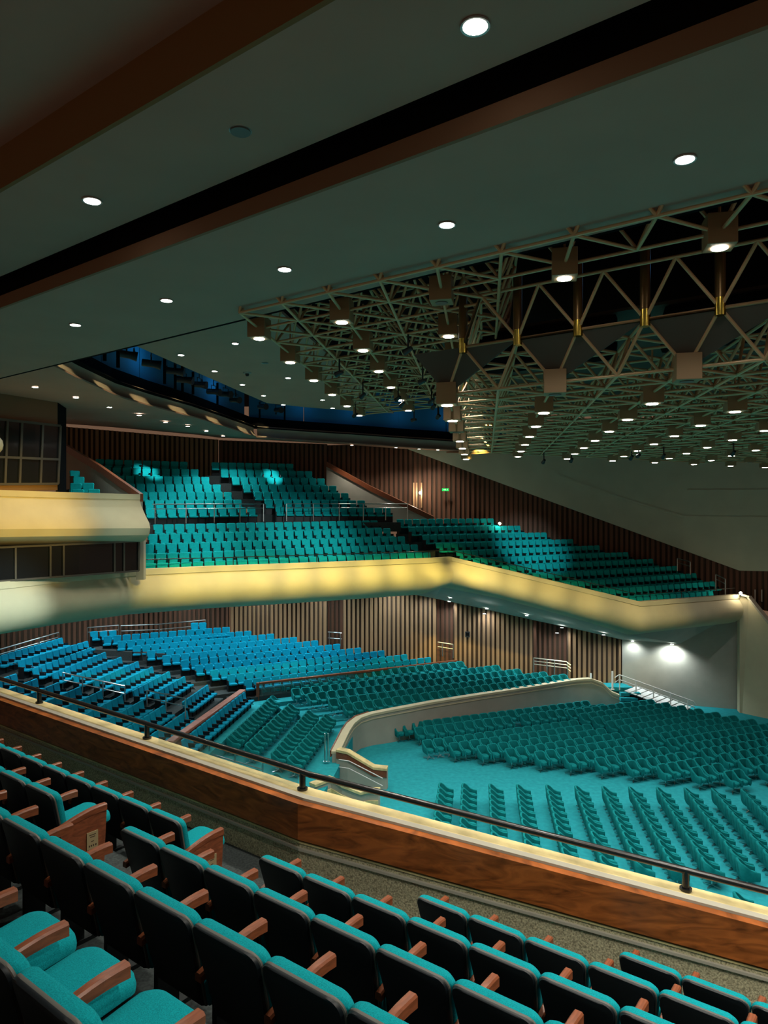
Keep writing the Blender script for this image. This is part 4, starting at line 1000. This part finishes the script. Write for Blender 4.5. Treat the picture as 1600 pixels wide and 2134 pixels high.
LS = [(352, 1222, (1, 6)), (425, 1219, (2, 7)), (500, 1216, (2, 8)), (575, 1213, (3, 8)), (650, 1210, (3, 9)), (725, 1207, (4, 10)), (800, 1203, (3, 11)), (870, 1199, (4, 11)), (935, 1196, (5, 11))]
for k, (px, py, node) in enumerate(LS):
    src_ = qn(*node) + DN; dst_ = frontp(px, py)
    wash(src_, dst_, 30 * (dst_ - src_).length_squared * (0.8, 0.8, 0.9, 1, 1.1, 1.2, 1.25, 1.4, 1.9)[k], 17, warm, 'added warm spotlight under the upper frame aimed at the balcony front, %s from the left' % ordn(k + 1))
RS = [(985, 1208, (3, 13)), (1045, 1222, (4, 13)), (1110, 1238, (6, 13)), (1185, 1257, (7, 13)), (1270, 1278, (9, 13)), (1370, 1290, (11, 13))]
for k, (px, py, node) in enumerate(RS):
    src_ = pn(*node) + DN; dst_ = frontp(px, py)
    wash(src_, dst_, 26 * (dst_ - src_).length_squared * (1.5, 1.0, 0.8, 0.65, 0.5, 0.4)[k], 17, (1, 0.79, 0.28), 'added warm spotlight under the low frame aimed at the descending front, %s from the left' % ordn(k + 1))
wash(qn(1, 3) + DN, at(30, 1080, 27.5), 8000, 24, (1, 0.64, 0.10), 'added warm spotlight under the upper frame aimed at the gold tier front')
wash(qn(3, 5) + DN, at(230, 1075, 30.3), 2600, 12, (0.9, 1, 0.85), 'added cool spotlight under the upper frame aimed at the end of the gold front')
wash(qn(3, 2) + DN, at(0, 1275, 26.0), 14000, 15, (0.80, 1.0, 1.0), 'added cool spotlight under the upper frame aimed at the white balcony front')
wash(qn(2, 11) + DN, at(318, 983, 43.2), 30000, 3.6, (0.75, 1, 1), 'added cool spotlight aimed at the brightest upper left seats')
wash(qn(4, 11) + DN, at(568, 994, 45.4), 30000, 3.6, (0.75, 1, 1), 'added cool spotlight aimed at the brightest upper middle seats')
for src_, dst_, kk_, ang_, lab_ in ((pn(6, 12) + DN, at(1110, 1140, 44.0), 22, 17, 'added cool spotlight under the low frame aimed at the right far seats'), (qn(3, 11) + DN, at(640, 1112, 40.0), 15, 26, 'added cool spotlight under the upper frame aimed at the lower left far seats'),
                                  (qn(0, 9) + DN, at(400, 1112, 36.0), 12, 24, 'added cool spotlight at the edge of the upper frame aimed at the nearest far seats')):
    wash(src_, dst_, kk_ * (dst_ - src_).length_squared, ang_, (0.85, 1, 1), lab_)
# ================================================================ RAILS, WALLS AND DETAILS OF THE ARENA
def rail(name, label, top, h, mids, posts, r=0.022, m='steel', close=True, cat='handrail'):
    """top: list of points of the top rail; posts: parameters 0..1 along it"""
    t = thing(name, Vector((0, 0, 0)), 0, label, cat); b = MB(); b.tube(top, r, 8); b.build('top_rail', m, t, smooth=True)
    for d in mids:
        b = MB(); b.tube([p - Vector((0, 0, d)) for p in top], r * 0.8, 8); b.build('mid_rail', m, t, smooth=True)
    L = [0]
    for p, q in zip(top, top[1:]): L.append(L[-1] + (q - p).length)
    for u in posts:
        s = u * L[-1]; k = max(i for i in range(len(top) - 1) if L[i] <= s + 1e-6); f = (s - L[k]) / max(1e-6, L[k + 1] - L[k]); p = lerp(top[k], top[k + 1], f)
        b = MB(); b.tube([p, p - Vector((0, 0, h))], r, 8); b.build('post', m, t, smooth=True)
    return t
rail('handrail', 'steel handrail across the aisle before the upper left far seats', [at(318, 1051, 36.5), at(549, 1050, 40.5)], 1.0, [0.24], [0.02, 0.28, 0.53, 0.77, 1.0], 0.025)
rail('handrail', 'steel handrail across the aisle before the upper middle far seats', [at(597, 1050, 41.0), at(849, 1050, 43.6)], 0.98, [0.24], [0, 0.21, 0.42, 0.62, 0.81, 1.0], 0.025)
q0 = [fsec[i][1] for i in range(len(fsec))]
fr = [p + Vector((0, 0, 0.36)) for p in q0[4:]]
fr[0] = at(303, 1166, 31.6)
rail('guard_rail', 'thin black guard rail along the top of the far balcony front', fr, 0.36, [], [0, 0.12, 0.24, 0.36, 0.43, 0.5, 0.6, 0.7, 0.8, 0.87, 0.93], 0.02, 'rail_black', cat='rail')
for pts, lab, h in (([at(1411, 1164, 46.0), at(1438, 1171, 45.5)], 'short steel handrail at the right end of the upper far rows', 0.8), ([at(1491, 1197, 44.0), at(1511, 1207, 43.6)], 'short steel handrail near the lamp at the far right corner', 1.0)):
    rail('handrail', lab, pts, h, [0.28], [0, 1.0], 0.03)
# stanchions beyond the right corner
for k, x in enumerate((1573, 1587)):
    p = at(x, 1255, 45.5); t = thing('stanchion', p, 0, 'slim steel post beyond the balcony corner, %s from the left' % ordn(k + 1), 'post', 'steel posts at the right edge'); MB().tube([(0, 0, 0), (0, 0, 0.8)], 0.03, 8).build('pole', 'steel', t); MB().tube([(0, 0, 0), (0, 0, 0.03)], 0.14, 10).build('foot', 'dark_metal', t)
# stalls rails
rail('handrail', 'steel rail at the far left of the stalls below the white front', [at(-20, 1359, 41.5), at(122, 1318, 44.5)], 0.5, [0.28], [0.0, 0.35, 0.7, 1.0], 0.035)
rail('handrail', 'steel rail behind the top left stalls seats', [at(182, 1308, 46.2), at(247, 1303, 46.8)], 0.9, [0.3], [0, 1.0], 0.035)
rail('handrail', 'long steel rail before the wooden wall above the stalls', [at(252, 1304, 47.5), at(330, 1301, 47.8), at(428, 1292, 48.2)], 0.9, [0.35], [0, 0.45, 1.0], 0.035)
rail('handrail', 'steel rail across the first rows of the left stalls aisle', [pz(0, 1377, -7.6), pz(86, 1394, -7.8)], 0.7, [0.35], [0.5, 1.0], 0.03)
rail('handrail', 'steel rail in the middle of the left stalls aisle', [pz(131, 1402, -7.9), pz(260, 1430, -8.1)], 0.95, [0.35], [0, 0.33, 0.66, 1.0], 0.03)
rail('handrail', 'steel rail at the lower end of the left stalls aisle', [pz(306, 1439, -8.3), pz(386, 1456, -8.5)], 0.9, [0.35], [0, 0.5, 1.0], 0.03)
rail('handrail', 'steel rail in the narrow recess of the tan wall', [at(683, 1317, 48.6), at(712, 1319, 48.5)], 0.9, [0.4], [0.1, 0.9], 0.035)
rail('handrail', 'steel rail at the recess end of the brown wood rail', [at(912, 1338, 47.8), at(944, 1343, 47.6)], 0.9, [0.3], [0.3, 1.0], 0.035)
rail('handrail', 'long looped steel rail beside the tub chair terrace', [at(1112, 1371, 46.6), at(1180, 1379, 46.0), at(1189, 1386, 45.9)], 0.9, [0.2, 0.4], [0, 0.35, 0.55, 0.9], 0.035)
# pink rail between stalls and left terrace
rp = [pz(352, 1548, -9.5), pz(506, 1439, -9.5)]
d = (rp[1] - rp[0]).normalized(); n = Vector((d.y, -d.x, 0))
t = thing('partition_rail', Vector((0, 0, 0)), 0, 'broad pinkish wooden rail on a partition beside the left terrace', 'rail')
b = MB(); b.bar(rp[0], rp[1], 0.34, 0.14); b.build('cap', 'pink_rail', t, bevel=0.03)
b = MB(); b.bar(rp[0] + Vector((0, 0, -0.55)) + d * 0.08, rp[1] + Vector((0, 0, -0.55)), 0.2, 0.95); b.build('panel', 'pink_rail', t)
# brown rail with glass between stalls and tub terrace
t = thing('glass_partition', Vector((0, 0, 0)), 0, 'low glass partition with brown wood rail above the tub chair terrace', 'partition')
a_ = at(541, 1424, 39.9); b_ = at(952, 1377, 46.6)
b = MB(); b.bar(a_, b_, 0.16, 0.12); b.build('cap', 'arm_wood', t, bevel=0.02)
b = MB(); b.bar(a_ + Vector((-0.1, 0, 0.03)), a_ + Vector((-0.1, 0, -1.15)), 0.16, 0.2, up=(0, 1, 0)); b.build('post', 'arm_wood', t)
b = MB(); b.prism([a_, b_, b_ - Vector((0, 0, 0.9)), a_ - Vector((0, 0, 0.95))], (0.01, 0.02, 0)); b.build('glass_panel', 'clear_glass', t)
for k in range(6):
    p = lerp(a_, b_, k / 5.0 * 0.98 + 0.01); b = MB(); b.tube([p, p - Vector((0, 0, 0.95))], 0.02, 8); b.build('upright', 'steel', t)
# curved pale wall around the terrace: top line, base at the arena floor
top = [pz(706, 1566, -10.55), pz(716, 1545, -10.55), pz(727, 1522, -10.5), pz(737, 1507, -10.48), pz(752, 1495, -10.42), pz(775, 1487, -10.36), pz(810, 1480, -10.3), at(900, 1463, 38.8), at(1000, 1447, 40.6), at(1100, 1432, 42.4), at(1200, 1416, 44.2), at(1232, 1414, 44.6), at(1256, 1423, 44.7), at(1275, 1442, 44.6), at(1292, 1449, 44.5)]
b = MB(); cp = MB(); ln = MB()
secs = []; csec = []; lsec = []; wsec = []
for i, p in enumerate(top):
    d = (top[min(i + 1, len(top) - 1)] - top[max(i - 1, 0)]); d.z = 0; d.normalize(); n = Vector((d.y, -d.x, 0))
    zf = Vector((p.x, p.y, EYE - 12))
    secs.append([p - Vector((0, 0, 0.1)), zf, zf - n * 0.3, p - n * 0.3 - Vector((0, 0, 0.1))])
    csec.append([p + n * 0.04 - Vector((0, 0, 0.12)), p + n * 0.04, p - n * 0.34, p - n * 0.34 - Vector((0, 0, 0.12))])
    lsec.append([p + n * 0.035 - Vector((0, 0, 0.30)), p + n * 0.035 - Vector((0, 0, 0.26)), p - n * 0.02 - Vector((0, 0, 0.26)), p - n * 0.02 - Vector((0, 0, 0.30))])
    if i < 6: wsec.append([p - n * 0.34 + Vector((0, 0, 0.03)), p - n * 0.40 + Vector((0, 0, 0.03)), p - n * 0.40 - Vector((0, 0, 0.25)), p - n * 0.34 - Vector((0, 0, 0.25))])
cw = struct(b.loft(secs, closed=True).build('wall_curved', 'plaster', smooth=True), 'curved pale retaining wall around the tub chair terrace', 'wall')
cp.loft(csec, closed=True).build('coping', 'front_plaster', cw, smooth=True); ln.loft(lsec, closed=True).build('moulding', 'front_plaster', cw, smooth=True); MB().loft(wsec, closed=True).build('wood_edge', 'arm_wood', cw, smooth=True)
# stair parapets down to the arena
def stair_par(name, label, pts, zfs, m='plaster'):
    b = MB(); c = MB(); w_ = MB(); secs = []; cs = []; ws = []
    for i, (p, zf) in enumerate(zip(pts, zfs)):
        d = (pts[min(i + 1, len(pts) - 1)] - pts[max(i - 1, 0)]); d.z = 0; d.normalize(); n = Vector((d.y, -d.x, 0))
        q = Vector((p.x, p.y, EYE + zf)); secs.append([p, q, q - n * 0.3, p - n * 0.3])
        cs.append([p + n * 0.06 + Vector((0, 0, 0.1)), p + n * 0.06, p - n * 0.34, p - n * 0.34 + Vector((0, 0, 0.1))])
        ws.append([p + n * 0.04 - Vector((0, 0, 0.02)), p + n * 0.04 - Vector((0, 0, 0.3)), p - n * 0.02 - Vector((0, 0, 0.3)), p - n * 0.02 - Vector((0, 0, 0.02))])
    r = struct(b.loft(secs, closed=True).build(name, m), label, 'wall'); c.loft(cs, closed=True).build('coping', 'ledge_cream', r); return r, ws
r, ws = stair_par('wall_stair', 'pale stair parapet with brown wood band beside the curved wall', [at(701, 1566, 31.6), at(724, 1571, 31.4), at(778, 1603, 31.2), at(806, 1606, 31.1)], [-12, -12, -12, -12])
MB().loft(ws, closed=True).build('wood_band', 'arm_wood', r)
rt2 = rail('handrail', 'double white handrail on the stair parapet beside the curved wall', [at(706, 1583, 31.3), at(727, 1586, 31.1), at(797, 1622, 30.9)], 0.0, [0.32], [], 0.022, 'white_tread')
r, ws = stair_par('wall_stair', 'pale stair parapet with cream mouldings just beyond the guard rail', [at(655, 1640, 28.6), at(690, 1627, 29.2), at(712, 1640, 28.9), at(752, 1656, 28.7), at(768, 1652, 28.6), at(788, 1652, 28.5)], [-12] * 6)
MB().loft([[p + Vector((0, -0.02, -0.28)) for p in s_] for s_ in ws], closed=True).build('moulding', 'ledge_cream', r)
for x in (698, 705):
    p = at(x, 1545, 31.6); t = thing('steel_post', p - Vector((0.45, 0, 0.9)), 0, 'slim steel post at the head of the stair, %s one' % ('left' if x < 700 else 'right'), 'post', 'posts at the stair head'); MB().tube([(0, 0, 0), (0, 0, 1.25)], 0.035, 8).build('pole', 'steel', t); MB().tube([(0, 0, 0), (0, 0, 0.03)], 0.08, 8).build('foot', 'steel', t)
# glass rail in front of the terrace chairs, seen under the guard rail
t = rail('glass_rail', 'bright steel rail with glass in front of the left terrace chairs', [pz(436, 1552, -10.1), pz(547, 1584, -10.1)], 0.95, [0.38], [0, 0.5, 1.0], 0.035)
# side platform and ramp at right
pf = [at(1205, 1417, 46.0), at(1296, 1412, 46.2), at(1318, 1438, 45.0), at(1300, 1440, 44.9), at(1240, 1422, 45.2)]
struct(poly_slab('floor_platform', [Vector((p.x, p.y, EYE - 10.95)) for p in pf], 0.25, 'cyan_carpet', up=False), 'small turquoise platform at the foot of the slatted wall', 'floor')
t = thing('ramp', Vector((0, 0, 0)), 0, 'white slatted ramp with dark sides leading down from the platform', 'ramp')
a0 = at(1300, 1440, 44.3); a1 = at(1420, 1486, 42.6); wv = Vector((1.1, 1.1, 0.0))
b = MB(); b.prism([a0 - Vector((0, 0, 0.08)), a1 - Vector((0, 0, 0.08)), Vector((a1.x, a1.y, EYE - 12)), Vector((a0.x, a0.y, EYE - 12))], wv * 0.95); b.build('side', 'matt_black', t)
for k in range(9):
    p = lerp(a0, a1, (k + 0.08) / 9); q = lerp(a0, a1, (k + 0.88) / 9); m = MB(); m.prism([p, q, q + wv, p + wv], (0, 0, 0.04)); m.build('tread', 'white_tread', t)
hr = [at(1281, 1412, 44.8), at(1290, 1406, 44.8), at(1445, 1462, 43.0), at(1450, 1470, 43.0)]
rail('handrail', 'long white handrail along the slatted ramp by the pale wall', [hr[0], hr[1], hr[2], hr[3]], 0.95, [0.3], [0.07, 0.27, 0.48, 0.68, 0.88], 0.035, 'white_tread')
for x, Y, lab in ((1276, 45.0, 'tall pale post at the head of the ramp'), (1231, 46.0, 'short pale post before the slatted wall end')):
    p = at(x, 1437 if x > 1250 else 1416, Y); t = thing('post', p, 0, lab, 'post'); MB().tube([(0, 0, 0), (0, 0, 1.15 if x > 1250 else 0.4)], 0.06, 10).build('shaft', 'white_tread', t); MB().tube([(0, 0, 0), (0, 0, 0.04)], 0.12, 10).build('foot', 'white_tread', t)
# steps beside the curved wall end
t = thing('steps', Vector((0, 0, 0)), 0, 'dark blue steps at the end of the curved wall', 'steps')
for k in range(4):
    p = at(1292, 1449 + k * 10, 44.3 - k * 0.25); m = MB(); m.box(Vector((p.x + 0.6, p.y, EYE - 11.1 - 0.25 * k - 0.1)), 1.2, 0.35, 0.2); m.build('tread', 'cyan_carpet', t)
# small vent box on the slatted wall
t = thing('wall_box', at(974, 1322, 47.5), math.radians(-8), 'small dark box fixed on the lower slatted wall', 'box'); MB().box((0, 0, 0), 0.3, 0.16, 0.36).build('case', 'dark_metal', t, bevel=0.01); MB().box((0, -0.085, 0.02), 0.2, 0.02, 0.2).build('face', 'matt_black', t)
